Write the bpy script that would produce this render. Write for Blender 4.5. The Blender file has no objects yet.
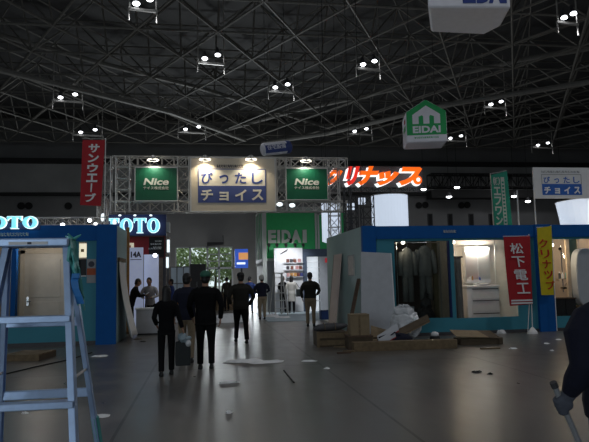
import bpy, bmesh, math, random
from mathutils import Vector, Matrix
random.seed(7)
PI = math.pi
rad = math.radians
sc = bpy.context.scene
COL = sc.collection

# ------------------------------------------------------------------ camera
F, YAW, PITCH, ROLL, EYE = 590.0, 8.6, 5.4, -1.2, 1.6
cam_d = bpy.data.cameras.new('camera')
cam_d.sensor_width = 36.0
cam_d.lens = F * 36.0 / 589.0
cam_d.clip_end = 400
cam = bpy.data.objects.new('camera', cam_d)
COL.objects.link(cam)
CM = Matrix.Rotation(rad(-YAW), 4, 'Z') @ Matrix.Rotation(rad(90 + PITCH), 4, 'X') @ Matrix.Rotation(rad(ROLL), 4, 'Z')
cam.matrix_world = Matrix.Translation((0, 0, EYE)) @ CM
sc.camera = cam

# ------------------------------------------------------------------ world, exposure
wd = bpy.data.worlds.new('overcast_sky')
sc.world = wd
wd.use_nodes = True
wd.node_tree.nodes['Background'].inputs[0].default_value = (0.86, 0.95, 1.0, 1)
wd.node_tree.nodes['Background'].inputs[1].default_value = 1.15
sc.view_settings.view_transform = 'Standard'
sc.view_settings.look = 'None'
sc.view_settings.exposure = 0.0
sc.view_settings.gamma = 1.0
sc.view_settings.use_curve_mapping = False


def area_light(name, loc, aim, size, size_y, power, color):
    d = bpy.data.lights.new(name, 'AREA')
    d.shape = 'RECTANGLE'
    d.size, d.size_y = size, size_y
    d.energy = power
    d.color = color
    o = bpy.data.objects.new(name, d)
    COL.objects.link(o)
    o.location = loc
    o.rotation_euler = (Vector(aim) - Vector(loc)).to_track_quat('-Z', 'Y').to_euler()
    return o


# added fill behind the camera, no opening built there; daylight through the far glazing
area_light('daylight_loading_door', (-12.0, -17.5, 4.5), (0, 20, 3.0), 11, 7, 1150, (0.78, 0.9, 1.0))
area_light('daylight_glazing', (0.9, 61.3, 2.4), (0.9, 20, 0.0), 9, 4.4, 1900, (0.9, 0.97, 1.0))
LAMP_POWER = 270
LAMP_COLOR = (0.93, 0.95, 1.0)

# ------------------------------------------------------------------ back-projection on planes of the place
def ray(px, py):
    return (CM.to_3x3() @ Vector(((px - 294.5) / F, (221 - py) / F, -1)))
def onY(px, py, y):
    d = ray(px, py)
    return Vector((0, 0, EYE)) + d * (y / d.y)
def onZ(px, py, z=0.0):
    d = ray(px, py)
    return Vector((0, 0, EYE)) + d * ((z - EYE) / d.z)
def onX(px, py, x):
    d = ray(px, py)
    return Vector((0, 0, EYE)) + d * (x / d.x)

# ------------------------------------------------------------------ materials
def mat(name, col, rough=0.6, metal=0.0, var=0.12, scale=6.0, bump=0.0, spec=0.5, emit=None, es=0.0, alpha=1.0):
    m = bpy.data.materials.new(name)
    m.use_nodes = True
    nt = m.node_tree
    b = nt.nodes['Principled BSDF']
    b.inputs['Roughness'].default_value = rough
    b.inputs['Metallic'].default_value = metal
    b.inputs['Specular IOR Level'].default_value = spec
    b.inputs['Alpha'].default_value = alpha
    tc = nt.nodes.new('ShaderNodeTexCoord')
    nz = nt.nodes.new('ShaderNodeTexNoise')
    nz.inputs['Scale'].default_value = scale
    nz.inputs['Detail'].default_value = 4
    nt.links.new(tc.outputs['Object'], nz.inputs['Vector'])
    rp = nt.nodes.new('ShaderNodeValToRGB')
    rp.color_ramp.elements[0].position = 0.3
    rp.color_ramp.elements[1].position = 0.7
    rp.color_ramp.elements[0].color = tuple(max(0, c * (1 - var)) for c in col) + (1,)
    rp.color_ramp.elements[1].color = tuple(min(1, c * (1 + var)) for c in col) + (1,)
    nt.links.new(nz.outputs['Fac'], rp.inputs[0])
    nt.links.new(rp.outputs[0], b.inputs['Base Color'])
    if bump:
        bp = nt.nodes.new('ShaderNodeBump')
        bp.inputs['Strength'].default_value = bump
        bp.inputs['Distance'].default_value = 0.02
        nt.links.new(nz.outputs['Fac'], bp.inputs['Height'])
        nt.links.new(bp.outputs[0], b.inputs['Normal'])
    if emit:
        b.inputs['Emission Color'].default_value = tuple(emit) + (1,)
        b.inputs['Emission Strength'].default_value = es
    return m

def s2l(r, g, b):
    f = lambda c: (c / 255 / 12.92) if c / 255 <= 0.04045 else ((c / 255 + 0.055) / 1.055) ** 2.4
    return (f(r), f(g), f(b))

M = {}
M['roof'] = mat('roof_deck', (0.07, 0.07, 0.072), 0.8)
M['truss_far'] = mat('painted_roof_steel', (0.21, 0.2, 0.18), 0.6)
M['rib'] = mat('painted_rib_steel', (0.3, 0.29, 0.27), 0.6)
M['wall'] = mat('grey_wall_cladding', (0.27, 0.27, 0.27), 0.7, scale=0.4)
M['wall_light'] = mat('pale_wall_cladding', (0.56, 0.56, 0.55), 0.7, scale=0.4)
M['wall_dark'] = mat('dark_wall_band', (0.035, 0.035, 0.035), 0.7)
M['vent'] = mat('vent_black', (0.008, 0.008, 0.008), 0.6)
M['alu'] = mat('brushed_aluminium', (0.42, 0.56, 0.8), 0.38, 0.4, 0.06, 30)
M['steel'] = mat('truss_aluminium', (0.6, 0.58, 0.55), 0.45, 0.5, 0.05, 20)
M['teal'] = mat('teal_panel', (0.045, 0.25, 0.33), 0.7, var=0.06, scale=1.5)
M['pale_teal'] = mat('pale_green_panel', (0.3, 0.42, 0.41), 0.55, var=0.06, scale=1.5)
M['blue'] = mat('blue_fascia', (0.004, 0.095, 0.34), 0.75, var=0.05, spec=0.25)
M['navy'] = mat('navy_board', (0.008, 0.02, 0.1), 0.5)
M['beige'] = mat('beige_interior', (0.52, 0.44, 0.34), 0.6, var=0.05)
M['door'] = mat('cream_door', (0.56, 0.5, 0.42), 0.5, var=0.06)
M['white'] = mat('white_panel', (0.72, 0.73, 0.74), 0.5, var=0.04)
M['greywhite'] = mat('grey_white_board', (0.45, 0.47, 0.5), 0.6, var=0.05)
M['signwhite'] = mat('cream_sign_face', (0.62, 0.55, 0.44), 0.6, var=0.03)
M['signblue'] = mat('sign_blue', (0.055, 0.085, 0.27), 0.6, var=0.04)
M['signgreen'] = mat('sign_green', (0.004, 0.11, 0.05), 0.45, var=0.05)
M['eidgreen'] = mat('booth_green', (0.02, 0.42, 0.12), 0.5, var=0.05)
M['grey'] = mat('grey_panel', (0.3, 0.31, 0.32), 0.6, var=0.05)
M['darkgrey'] = mat('dark_grey', (0.06, 0.06, 0.065), 0.6)
M['black'] = mat('matte_black', (0.012, 0.012, 0.013), 0.6)
M['red'] = mat('red_cloth', (0.42, 0.012, 0.02), 0.75, var=0.08)
M['darkred'] = mat('dark_red_panel', (0.3, 0.015, 0.02), 0.6)
M['yellow'] = mat('yellow_cloth', (0.62, 0.5, 0.012), 0.75, var=0.08)
M['greencloth'] = mat('green_cloth', (0.01, 0.24, 0.16), 0.75)
M['lettwhite'] = mat('white_lettering', (0.8, 0.8, 0.8), 0.6, var=0.02)
M['lettcream'] = mat('cream_lettering', (0.8, 0.76, 0.66), 0.6, var=0.02)
M['lettgrey'] = mat('grey_lettering', (0.46, 0.49, 0.46), 0.5, var=0.03)
M['lettblue'] = mat('blue_lettering', (0.035, 0.07, 0.3), 0.6, var=0.02)
M['lettred'] = mat('red_lettering', (0.5, 0.015, 0.012), 0.6)
M['lettdark'] = mat('dark_lettering', (0.03, 0.03, 0.05), 0.6)
M['glow_cyan'] = mat('cyan_lit_letter', (0.3, 0.8, 0.9), 0.4, emit=(0.22, 0.78, 0.95), es=0.95)
M['glow_white'] = mat('white_lit_letter', (0.9, 0.95, 1), 0.4, emit=(0.85, 0.97, 1.0), es=1.2)
M['glow_orange'] = mat('orange_lit_letter', (0.9, 0.2, 0.02), 0.4, emit=(1.0, 0.13, 0.004), es=1.0)
M['glow_red'] = mat('red_lit_letter', (0.9, 0.05, 0.02), 0.4, emit=(0.9, 0.03, 0.02), es=0.8)
M['lantern'] = mat('lit_white_fabric', (0.8, 0.85, 0.95), 0.6, emit=(0.72, 0.83, 1.0), es=0.62, var=0.05, scale=2)  # emissive cloth; on the drums the glow stands in for spotlight
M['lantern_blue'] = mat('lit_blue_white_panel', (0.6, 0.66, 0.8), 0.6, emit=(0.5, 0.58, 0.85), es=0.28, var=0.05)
M['tube'] = mat('lit_tube', (1, 1, 1), 0.4, emit=(1.0, 0.96, 0.86), es=3.0)
M['bulb'] = mat('lit_bulb', (1, 1, 1), 0.4, emit=(1.0, 0.9, 0.72), es=4.0)
M['coolbulb'] = mat('lit_cool_lens', (1, 1, 1), 0.4, emit=(0.92, 0.95, 1.0), es=6.0)
M['shelflit'] = mat('lit_shelf_back', (0.9, 0.95, 1), 0.5, emit=(0.85, 0.93, 1.0), es=0.55)
M['screenblue'] = mat('lit_blue_screen', (0.1, 0.2, 0.8), 0.4, emit=(0.05, 0.14, 0.75), es=0.5)
M['screenorange'] = mat('lit_orange_screen', (0.9, 0.5, 0.2), 0.4, emit=(1.0, 0.45, 0.16), es=0.55)
M['wood'] = mat('bare_wood', (0.17, 0.12, 0.065), 0.7, var=0.25, scale=12)
M['darkwood'] = mat('dark_wood', (0.085, 0.05, 0.03), 0.65, var=0.25, scale=10)
M['orangewood'] = mat('orange_wood', (0.42, 0.22, 0.07), 0.6, var=0.15, scale=10)
M['card'] = mat('cardboard', (0.26, 0.195, 0.115), 0.85, var=0.1, scale=8)
M['carddark'] = mat('brown_cardboard', (0.09, 0.065, 0.04), 0.85, var=0.15, scale=8)
M['plastic'] = mat('crumpled_plastic', (0.6, 0.62, 0.64), 0.25, var=0.2, scale=9, bump=0.6)
M['paper'] = mat('white_paper', (0.92, 0.92, 0.92), 0.8, var=0.05)
M['suit'] = mat('black_suit_cloth', (0.004, 0.004, 0.005), 0.9, spec=0.2, bump=0.15, scale=30)
M['navycloth'] = mat('navy_work_cloth', (0.005, 0.007, 0.022), 0.9, bump=0.15, scale=30)
M['olive'] = mat('dark_olive_cloth', (0.014, 0.013, 0.009), 0.9, bump=0.15, scale=30)
M['trousdark'] = mat('charcoal_trousers', (0.006, 0.006, 0.007), 0.9, spec=0.2)
M['beigecloth'] = mat('beige_trousers', (0.26, 0.2, 0.13), 0.85, bump=0.1, scale=30)
M['palecloth'] = mat('pale_coat_cloth', (0.48, 0.46, 0.42), 0.85)
M['shirt'] = mat('pale_shirt', (0.36, 0.35, 0.36), 0.85)
M['bluecloth'] = mat('blue_shirt', (0.03, 0.06, 0.22), 0.85)
M['jeans'] = mat('dusty_blue_trousers', (0.11, 0.15, 0.23), 0.85, bump=0.1, scale=30)
M['skin'] = mat('skin', (0.36, 0.2, 0.13), 0.6, var=0.08)
M['hair'] = mat('black_hair', (0.008, 0.007, 0.007), 0.55, bump=0.3, scale=50)
M['capgreen'] = mat('green_cap_cloth', (0.03, 0.14, 0.09), 0.7)
M['helmet'] = mat('white_helmet', (0.6, 0.58, 0.54), 0.4)
M['shoe'] = mat('black_shoe', (0.01, 0.01, 0.011), 0.45)
M['glove'] = mat('grey_glove', (0.1, 0.11, 0.14), 0.85)
M['leaf'] = mat('green_leaves', (0.34, 0.43, 0.2), 0.7, var=0.45, scale=1.2)
M['bark'] = mat('bark', (0.08, 0.06, 0.04), 0.9)
M['grass'] = mat('outdoor_ground', (0.3, 0.32, 0.26), 0.9)
M['coverall'] = mat('grey_workwear', (0.17, 0.165, 0.15), 0.8, var=0.15, scale=9, bump=0.4)
M['mirror'] = mat('mirror_glass', (0.62, 0.62, 0.6), 0.4, 0.7, 0.02)
M['chrome'] = mat('chrome', (0.7, 0.7, 0.7), 0.15, 1.0, 0.02)
M['pinkboard'] = mat('pale_pink_board', (0.56, 0.45, 0.4), 0.6, var=0.05)
M['carpet'] = mat('pale_blue_carpet', (0.42, 0.5, 0.54), 0.9, var=0.1, scale=3)
M['strapblue'] = mat('blue_strap', (0.03, 0.22, 0.6), 0.6)
M['filmgreen'] = mat('green_wrap', (0.11, 0.42, 0.4), 0.35, var=0.2, scale=15, bump=0.4)
M['balloon'] = mat('balloon_white', (0.88, 0.88, 0.95), 0.55, var=0.03)
M['bag'] = mat('dark_bag', (0.005, 0.009, 0.01), 0.6)
M['cablemat'] = mat('black_rubber', (0.01, 0.01, 0.01), 0.6)

def glass_mat():
    m = bpy.data.materials.new('clear_glass')
    m.use_nodes = True
    nt = m.node_tree
    nt.nodes.clear()
    out = nt.nodes.new('ShaderNodeOutputMaterial')
    mix = nt.nodes.new('ShaderNodeMixShader')
    tr = nt.nodes.new('ShaderNodeBsdfTransparent')
    gl = nt.nodes.new('ShaderNodeBsdfGlossy')
    gl.inputs['Roughness'].default_value = 0.03
    tr.inputs[0].default_value = (0.93, 0.96, 0.95, 1)
    lw = nt.nodes.new('ShaderNodeFresnel')
    lw.inputs[0].default_value = 1.35
    nt.links.new(lw.outputs[0], mix.inputs[0])
    nt.links.new(tr.outputs[0], mix.inputs[1])
    nt.links.new(gl.outputs[0], mix.inputs[2])
    nt.links.new(mix.outputs[0], out.inputs[0])
    return m
M['glass'] = glass_mat()

def floor_mat():
    m = bpy.data.materials.new('polished_concrete')
    m.use_nodes = True
    nt = m.node_tree
    b = nt.nodes['Principled BSDF']
    tc = nt.nodes.new('ShaderNodeTexCoord')
    def noise(scale, det, stretch=None):
        n = nt.nodes.new('ShaderNodeTexNoise')
        n.inputs['Scale'].default_value = scale
        n.inputs['Detail'].default_value = det
        if stretch:
            mp = nt.nodes.new('ShaderNodeMapping')
            mp.inputs['Scale'].default_value = stretch
            nt.links.new(tc.outputs['Object'], mp.inputs['Vector'])
            nt.links.new(mp.outputs[0], n.inputs['Vector'])
        else:
            nt.links.new(tc.outputs['Object'], n.inputs['Vector'])
        return n
    n1 = noise(0.35, 5)
    n2 = noise(3.5, 6, (1, 0.5, 1))
    br = nt.nodes.new('ShaderNodeTexBrick')
    br.offset = 0.0
    br.inputs['Scale'].default_value = 1.0
    br.inputs['Brick Width'].default_value = 3.0
    br.inputs['Row Height'].default_value = 6.0
    br.inputs['Mortar Size'].default_value = 0.02
    br.inputs['Mortar Smooth'].default_value = 0.2
    br.inputs['Color1'].default_value = (0.155, 0.146, 0.136, 1)
    br.inputs['Color2'].default_value = (0.125, 0.118, 0.11, 1)
    br.inputs['Mortar'].default_value = (0.05, 0.045, 0.04, 1)
    mpb = nt.nodes.new('ShaderNodeMapping')
    mpb.inputs['Location'].default_value = (0.95, 1.2, 0)
    nt.links.new(tc.outputs['Object'], mpb.inputs['Vector'])
    nt.links.new(mpb.outputs[0], br.inputs['Vector'])
    mx = nt.nodes.new('ShaderNodeMix')
    mx.data_type = 'RGBA'
    mx.blend_type = 'MULTIPLY'
    mx.inputs[0].default_value = 1.0
    rp = nt.nodes.new('ShaderNodeValToRGB')
    rp.color_ramp.elements[0].position = 0.3
    rp.color_ramp.elements[1].position = 0.72
    rp.color_ramp.elements[0].color = (0.62, 0.62, 0.62, 1)
    rp.color_ramp.elements[1].color = (1.15, 1.12, 1.08, 1)
    ad = nt.nodes.new('ShaderNodeMath')
    ad.operation = 'MULTIPLY_ADD'
    ad.inputs[1].default_value = 0.5
    nt.links.new(n1.outputs['Fac'], ad.inputs[0])
    m2 = nt.nodes.new('ShaderNodeMath')
    m2.operation = 'MULTIPLY'
    m2.inputs[1].default_value = 0.5
    nt.links.new(n2.outputs['Fac'], m2.inputs[0])
    nt.links.new(m2.outputs[0], ad.inputs[2])
    nt.links.new(ad.outputs[0], rp.inputs[0])
    nt.links.new(br.outputs['Color'], mx.inputs[6])
    nt.links.new(rp.outputs[0], mx.inputs[7])
    nt.links.new(mx.outputs[2], b.inputs['Base Color'])
    r2 = nt.nodes.new('ShaderNodeMapRange')
    r2.inputs['To Min'].default_value = 0.22
    r2.inputs['To Max'].default_value = 0.42
    nt.links.new(n2.outputs['Fac'], r2.inputs['Value'])
    nt.links.new(r2.outputs[0], b.inputs['Roughness'])
    b.inputs['Specular IOR Level'].default_value = 0.42
    bp = nt.nodes.new('ShaderNodeBump')
    bp.inputs['Strength'].default_value = 0.12
    bp.inputs['Distance'].default_value = 0.01
    nt.links.new(n2.outputs['Fac'], bp.inputs['Height'])
    nt.links.new(bp.outputs[0], b.inputs['Normal'])
    return m
M['floor'] = floor_mat()

# ------------------------------------------------------------------ mesh builder
class MB:
    def __init__(s):
        s.v, s.f = [], []
    def add(s, vs, fs):
        n = len(s.v)
        s.v += [Vector(p) for p in vs]
        s.f += [tuple(i + n for i in q) for q in fs]
        return s
    def box(s, a, b, mtx=None):
        (x0, y0, z0), (x1, y1, z1) = a, b
        x0, x1 = min(x0, x1), max(x0, x1)
        y0, y1 = min(y0, y1), max(y0, y1)
        z0, z1 = min(z0, z1), max(z0, z1)
        vs = [Vector(p) for p in ((x0, y0, z0), (x1, y0, z0), (x1, y1, z0), (x0, y1, z0), (x0, y0, z1), (x1, y0, z1), (x1, y1, z1), (x0, y1, z1))]
        if mtx is not None:
            vs = [mtx @ p for p in vs]
        return s.add(vs, [(3, 2, 1, 0), (4, 5, 6, 7), (0, 1, 5, 4), (1, 2, 6, 5), (2, 3, 7, 6), (3, 0, 4, 7)])
    def loft(s, rings, caps=True):
        n = len(rings[0])
        vs = [p for r in rings for p in r]
        fs = []
        for k in range(len(rings) - 1):
            for i in range(n):
                j = (i + 1) % n
                fs.append((k * n + i, k * n + j, (k + 1) * n + j, (k + 1) * n + i))
        if caps:
            fs.append(tuple(range(n - 1, -1, -1)))
            fs.append(tuple((len(rings) - 1) * n + i for i in range(n)))
        return s.add(vs, fs)
    def tube(s, pts, r, n=8):
        pts = [Vector(p) for p in pts]
        rs = r if isinstance(r, (list, tuple)) else [r] * len(pts)
        rings = []
        d0 = (pts[1] - pts[0]).normalized()
        up = Vector((0, 0, 1)) if abs(d0.z) < 0.9 else Vector((0, 1, 0))
        u = d0.cross(up).normalized()
        for i, p in enumerate(pts):
            d = ((pts[min(i + 1, len(pts) - 1)] - pts[max(i - 1, 0)])).normalized()
            u = (u - d * u.dot(d)).normalized()
            w = d.cross(u)
            rings.append([p + (u * math.cos(2 * PI * k / n) + w * math.sin(2 * PI * k / n)) * rs[i] for k in range(n)])
        return s.loft(rings)
    def ell(s, c, r, n=14, m=9, mtx=None):
        c = Vector(c)
        rings = []
        for k in range(1, m):
            t = -PI / 2 + PI * k / m
            rings.append([Vector((r[0] * math.cos(t) * math.cos(2 * PI * i / n), r[1] * math.cos(t) * math.sin(2 * PI * i / n), r[2] * math.sin(t))) for i in range(n)])
        vs = [p for q in rings for p in q] + [Vector((0, 0, -r[2])), Vector((0, 0, r[2]))]
        if mtx is not None:
            vs = [mtx @ p for p in vs]
        vs = [p + c for p in vs]
        fs = []
        R = len(rings)
        for k in range(R - 1):
            for i in range(n):
                j = (i + 1) % n
                fs.append((k * n + i, k * n + j, (k + 1) * n + j, (k + 1) * n + i))
        for i in range(n):
            j = (i + 1) % n
            fs.append((R * n, j, i))
            fs.append((R * n + 1, (R - 1) * n + i, (R - 1) * n + j))
        return s.add(vs, fs)
    def prism(s, poly, y0, y1):            # polygon given in x, z; extruded along y
        n = len(poly)
        vs = [(x, y0, z) for x, z in poly] + [(x, y1, z) for x, z in poly]
        fs = [tuple(range(n)), tuple(range(2 * n - 1, n - 1, -1))]
        for i in range(n):
            j = (i + 1) % n
            fs.append((i, i + n, j + n, j))
        return s.add(vs, fs)
    def slab(s, pts, off):                 # a quad/polygon of points given thickness along off
        n = len(pts)
        off = Vector(off)
        pts = [Vector(p) for p in pts]
        vs = pts + [p + off for p in pts]
        fs = [tuple(range(n)), tuple(range(2 * n - 1, n - 1, -1))]
        for i in range(n):
            j = (i + 1) % n
            fs.append((i, i + n, j + n, j))
        return s.add(vs, fs)
    def build(s, name, m, parent=None, smooth=False, bevel=0.0, mtx=None):
        me = bpy.data.meshes.new(name)
        vs = [mtx @ p for p in s.v] if mtx is not None else s.v
        me.from_pydata([tuple(p) for p in vs], [], s.f)
        bm = bmesh.new()
        bm.from_mesh(me)
        bmesh.ops.recalc_face_normals(bm, faces=bm.faces)
        bm.to_mesh(me)
        bm.free()
        me.materials.append(m)
        if smooth:
            for p in me.polygons:
                p.use_smooth = True
        o = bpy.data.objects.new(name, me)
        COL.objects.link(o)
        if parent is not None:
            o.parent = parent
        if bevel:
            md = o.modifiers.new('bevel', 'BEVEL')
            md.width = bevel
            md.segments = 2
            md.limit_method = 'ANGLE'
        return o

def tag(o, label=None, cat=None, group=None, kind=None):
    if label: o['label'] = label
    if cat: o['category'] = cat
    if group: o['group'] = group
    if kind: o['kind'] = kind
    return o
def thing(name, label, cat, loc=(0, 0, 0), rotz=0.0, group=None):
    o = bpy.data.objects.new(name, None)
    COL.objects.link(o)
    o.empty_display_size = 0.1
    o.location = loc
    o.rotation_euler = (0, 0, rotz)
    return tag(o, label, cat, group)
def struct(name, mb, m, **k):
    return tag(mb.build(name, m, **k), kind='structure')
def copy_tree(o, parent=None):
    c = o.copy()
    COL.objects.link(c)
    if parent is not None:
        c.parent = parent
    for ch in list(o.children):
        copy_tree(ch, c)
    return c
def label_part(o, label):
    o['label'] = label
    return o

_tc = bpy.data.curves.new('glyphs', 'FONT')
_to = bpy.data.objects.new('glyphs', _tc)
def glyph_mesh(body, bold=0.0, depth=0.01, shear=0.0):
    _tc.body = body
    _tc.size = 1.0
    _tc.offset = bold
    _tc.extrude = depth
    _tc.shear = shear
    _tc.resolution_u = 3
    if _to.name not in COL.objects:
        COL.objects.link(_to)
    _to.update_tag()
    bpy.context.view_layer.update()
    me = _to.evaluated_get(bpy.context.evaluated_depsgraph_get()).to_mesh()
    vs = [v.co.copy() for v in me.vertices]
    fs = [tuple(p.vertices) for p in me.polygons]
    _to.evaluated_get(bpy.context.evaluated_depsgraph_get()).to_mesh_clear()
    return vs, fs
def text(name, body, m, parent, x0, z0, x1, z1, y, bold=0.02, shear=0.0, thick=0.012, mtx=None, keep=False):
    """Lettering filling x0..x1 and z0..z1 on a face looking towards -Y at depth y."""
    vs, fs = glyph_mesh(body, bold, 0.5, shear)
    ax, bx = min(v.x for v in vs), max(v.x for v in vs)
    ay, by = min(v.y for v in vs), max(v.y for v in vs)
    out = []
    for v in vs:
        out.append(Vector((x0 + (v.x - ax) / (bx - ax) * (x1 - x0), y - thick * (0.5 + v.z), z0 + (v.y - ay) / (by - ay) * (z1 - z0))))
    mb = MB()
    mb.add(out, fs)
    o = mb.build(name, m, parent, mtx=mtx)
    return o
def vtext(name, chars, m, parent, x0, z0, x1, z1, y, bold=0.03, mtx=None, gap=0.14, thick=0.01):
    mb = MB()
    n = len(chars)
    h = (z1 - z0) / n
    for i, ch in enumerate(chars):
        vs, fs = glyph_mesh(ch, bold, 0.5)
        ax, bx = min(v.x for v in vs), max(v.x for v in vs)
        ay, by = min(v.y for v in vs), max(v.y for v in vs)
        zt = z1 - i * h - h * gap / 2
        zb = zt - h * (1 - gap)
        xa, xb = x0, x1
        if (bx - ax) < 0.35:
            c = (x0 + x1) / 2
            w = (x1 - x0) * (bx - ax) / 0.9
            xa, xb = c - w / 2, c + w / 2
        mb.add([Vector((xa + (v.x - ax) / (bx - ax) * (xb - xa), y - thick * (0.5 + v.z), zb + (v.y - ay) / (by - ay) * (zt - zb))) for v in vs], fs)
    return mb.build(name, m, parent, mtx=mtx)

def fine_print(parent, m, x0, z0, x1, z1, y, n=10):
    """A line of print too small to read in the photo: a row of little blocks."""
    mb = MB()
    w = (x1 - x0) / n
    h = z1 - z0
    for k in range(n):
        a = x0 + w * k
        mb.box((a + w * 0.1, y - 0.006, z0 + h * random.choice((0, 0.15))), (a + w * random.choice((0.3, 0.45)), y, z1))
        mb.box((a + w * 0.5, y - 0.006, z0), (a + w * 0.85, y, z0 + h * random.choice((0.3, 0.5))))
        mb.box((a + w * 0.55, y - 0.006, z0 + h * 0.68), (a + w * 0.9, y, z0 + h * 0.86))
    return mb.build('fine_print', m, parent)

def truss_mb(p0, p1, w, d, bays, rc=0.022, rd=0.012, up=None, flat=False):
    """Box truss between two points: four chords with lacing."""
    mb = MB()
    p0, p1 = Vector(p0), Vector(p1)
    ax = (p1 - p0).normalized()
    u = Vector((0, 1, 0))
    v = ax.cross(u).normalized()
    cs = [(-1, -1), (1, -1), (1, 1), (-1, 1)]
    corner = lambda t, c: p0 + (p1 - p0) * t + u * (c[0] * d / 2) + v * (c[1] * w / 2)
    for c in cs:
        mb.tube([corner(0, c), corner(1, c)], rc, 6)
    for k in range(bays):
        a, b = k / bays, (k + 1) / bays
        for i in range(4):
            c0, c1 = cs[i], cs[(i + 1) % 4]
            if k % 2:
                c0, c1 = c1, c0
            mb.tube([corner(a, c0), corner(b, c1)], rd, 4)
            mb.tube([corner(a, c0), corner(a, c1)], rd, 4)
    for i in range(4):
        mb.tube([corner(1, cs[i]), corner(1, cs[(i + 1) % 4])], rd, 4)
    return mb

# ------------------------------------------------------------------ the hall
HX0, HX1, HY0, HY1, HZ = -32.0, 46.0, -19.0, 62.0, 18.2
fl = struct('floor', MB().box((HX0 - 2, HY0 - 1, -0.3), (HX1 + 2, HY1 + 0.2, 0)), M['floor'])
struct('ceiling', MB().box((HX0 - 1, HY0 - 1, HZ), (HX1 + 1, HY1 + 1, HZ + 0.3)), M['roof'])
struct('wall_left', MB().box((HX0 - 0.3, HY0, 0), (HX0, HY1, HZ)), M['wall'])
struct('wall_right', MB().box((HX1, HY0, 0), (HX1 + 0.3, HY1, HZ)), M['wall'])
struct('wall_back', MB().box((HX0, HY0 - 0.3, 0), (HX1, HY0, HZ)), M['wall'])
wa, wb = onY(175, 247, HY1), onY(233, 247, HY1)
WX0, WX1, WZ = wa.x, wb.x, wa.z
wf = MB()
wf.box((HX0, HY1, 0), (WX0, HY1 + 0.3, HZ))
wf.box((WX1, HY1, 0), (HX1, HY1 + 0.3, HZ))
wf.box((WX0, HY1, WZ), (WX1, HY1 + 0.3, HZ))
struct('wall_far', wf, M['wall'])
# horizontal cladding bands, ledges and round vents of the far wall
zb = lambda px, py: onY(px, py, HY1).z
z1, z2, z3 = zb(40, 164), zb(40, 193), zb(40, 196)
struct('trim_1', MB().box((HX0, HY1 - 0.12, z2), (HX1, HY1, z1)), M['wall_light'])
struct('trim_2', MB().box((HX0, HY1 - 0.5, z3), (HX1, HY1, z2)), M['wall_dark'])
struct('trim_3', MB().box((HX0, HY1 - 0.6, z1), (HX1, HY1, z1 + 0.5)), M['wall_dark'])
# maintenance walkway hung along the far wall on the right
wz = zb(470, 186)
wx0 = onY(424, 180, HY1).x
wk = truss_mb((wx0, HY1 - 1.5, wz + 0.3), (HX1 - 0.5, HY1 - 1.5, wz + 0.3), 1.4, 1.2, 24, 0.09, 0.05)
wk.box((wx0, HY1 - 2.1, wz - 1.6), (HX1 - 0.5, HY1 - 0.55, wz - 0.75))
struct('trim_4', wk, M['wall_dark'])
nv = 0
def vent(px, py, r=0.36):
    c = onY(px, py, HY1)
    t = thing('wall_vent', 'round black vent high on the far grey wall', 'vent', (c.x, HY1, c.z), 0, 'round vents on the far wall')
    mb = MB()
    mb.tube([(0, -0.16, 0), (0, -0.02, 0)], r, 16)
    mb.build('collar', M['vent'], t)
    lv = MB()
    for k in range(-2, 3):
        lv.box((-r * 0.8, -0.19, k * r * 0.3 - 0.02), (r * 0.8, -0.15, k * r * 0.3 + 0.02))
    lv.build('louvre', M['vent'], t)
for p in ((21.5, 206), (29, 206), (68.5, 206), (461, 205.5), (467, 205), (418.5, 205.5), (425, 205)):
    vent(*p)
for p in (430, 450, 471, 491):
    c = onY(p, 220, HY1)
    t = thing('wall_duct', 'dark slotted air outlet low on the far grey wall above the blue fascia', 'vent', (c.x, HY1, c.z), 0, 'air outlets on the far wall')
    MB().box((-0.28, -0.12, -0.7), (0.28, -0.02, 0.7)).build('frame', M['darkgrey'], t)
    MB().box((-0.18, -0.15, -0.6), (0.18, -0.1, 0.6)).build('grille', M['vent'], t)

# space frame of the roof: two grids of tubes joined by diagonal webs
ZL, ZU, CELL = 15.0, 17.6, 4.3
lower, upper, web = MB(), MB(), MB()
xs = [HX0 + 0.5 + CELL * i for i in range(18)]
ys = [12.0 + CELL * 0.9 * j for j in range(13)]
wob = lambda x, y: 0.018 * (x - 6) * 0.3
nodeL = {}
for i, x in enumerate(xs):
    for j, y in enumerate(ys):
        nodeL[i, j] = Vector((x + (CELL / 2 if j % 2 else 0), y, ZL))
for j in range(len(ys)):
    lower.tube([nodeL[0, j], nodeL[len(xs) - 1, j]], 0.07, 5)
for (i, j), p in nodeL.items():
    if j + 1 < len(ys):
        for k in ((i, i + 1) if j % 2 else (i - 1, i)):
            if (k, j + 1) in nodeL:
                lower.tube([p, nodeL[k, j + 1]], 0.07, 5)
nodeU = {}
for (i, j), p in nodeL.items():
    nodeU[i, j] = p + Vector((CELL / 2, CELL / 3, ZU - ZL))
for (i, j), p in nodeU.items():
    if j + 1 < len(ys):
        k = i if not j % 2 else i + 1
        for kk in ((i, i + 1) if j % 2 else (i - 1, i)):
            if (kk, j + 1) in nodeU:
                upper.tube([p, nodeU[kk, j + 1]], 0.05, 4)
    if (i + 1, j) in nodeU:
        upper.tube([p, nodeU[i + 1, j]], 0.05, 4)
    web.tube([p, nodeL[i, j]], 0.055, 4)
    if (i + 1, j) in nodeL:
        web.tube([p, nodeL[i + 1, j]], 0.055, 4)
    q = (i + 1, j + 1) if j % 2 else (i, j + 1)
    if q in nodeL:
        web.tube([p, nodeL[q]], 0.055, 4)
struct('trim_5', lower, M['truss_far'])
struct('trim_6', upper, M['truss_far'])
struct('trim_7', web, M['truss_far'])
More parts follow.
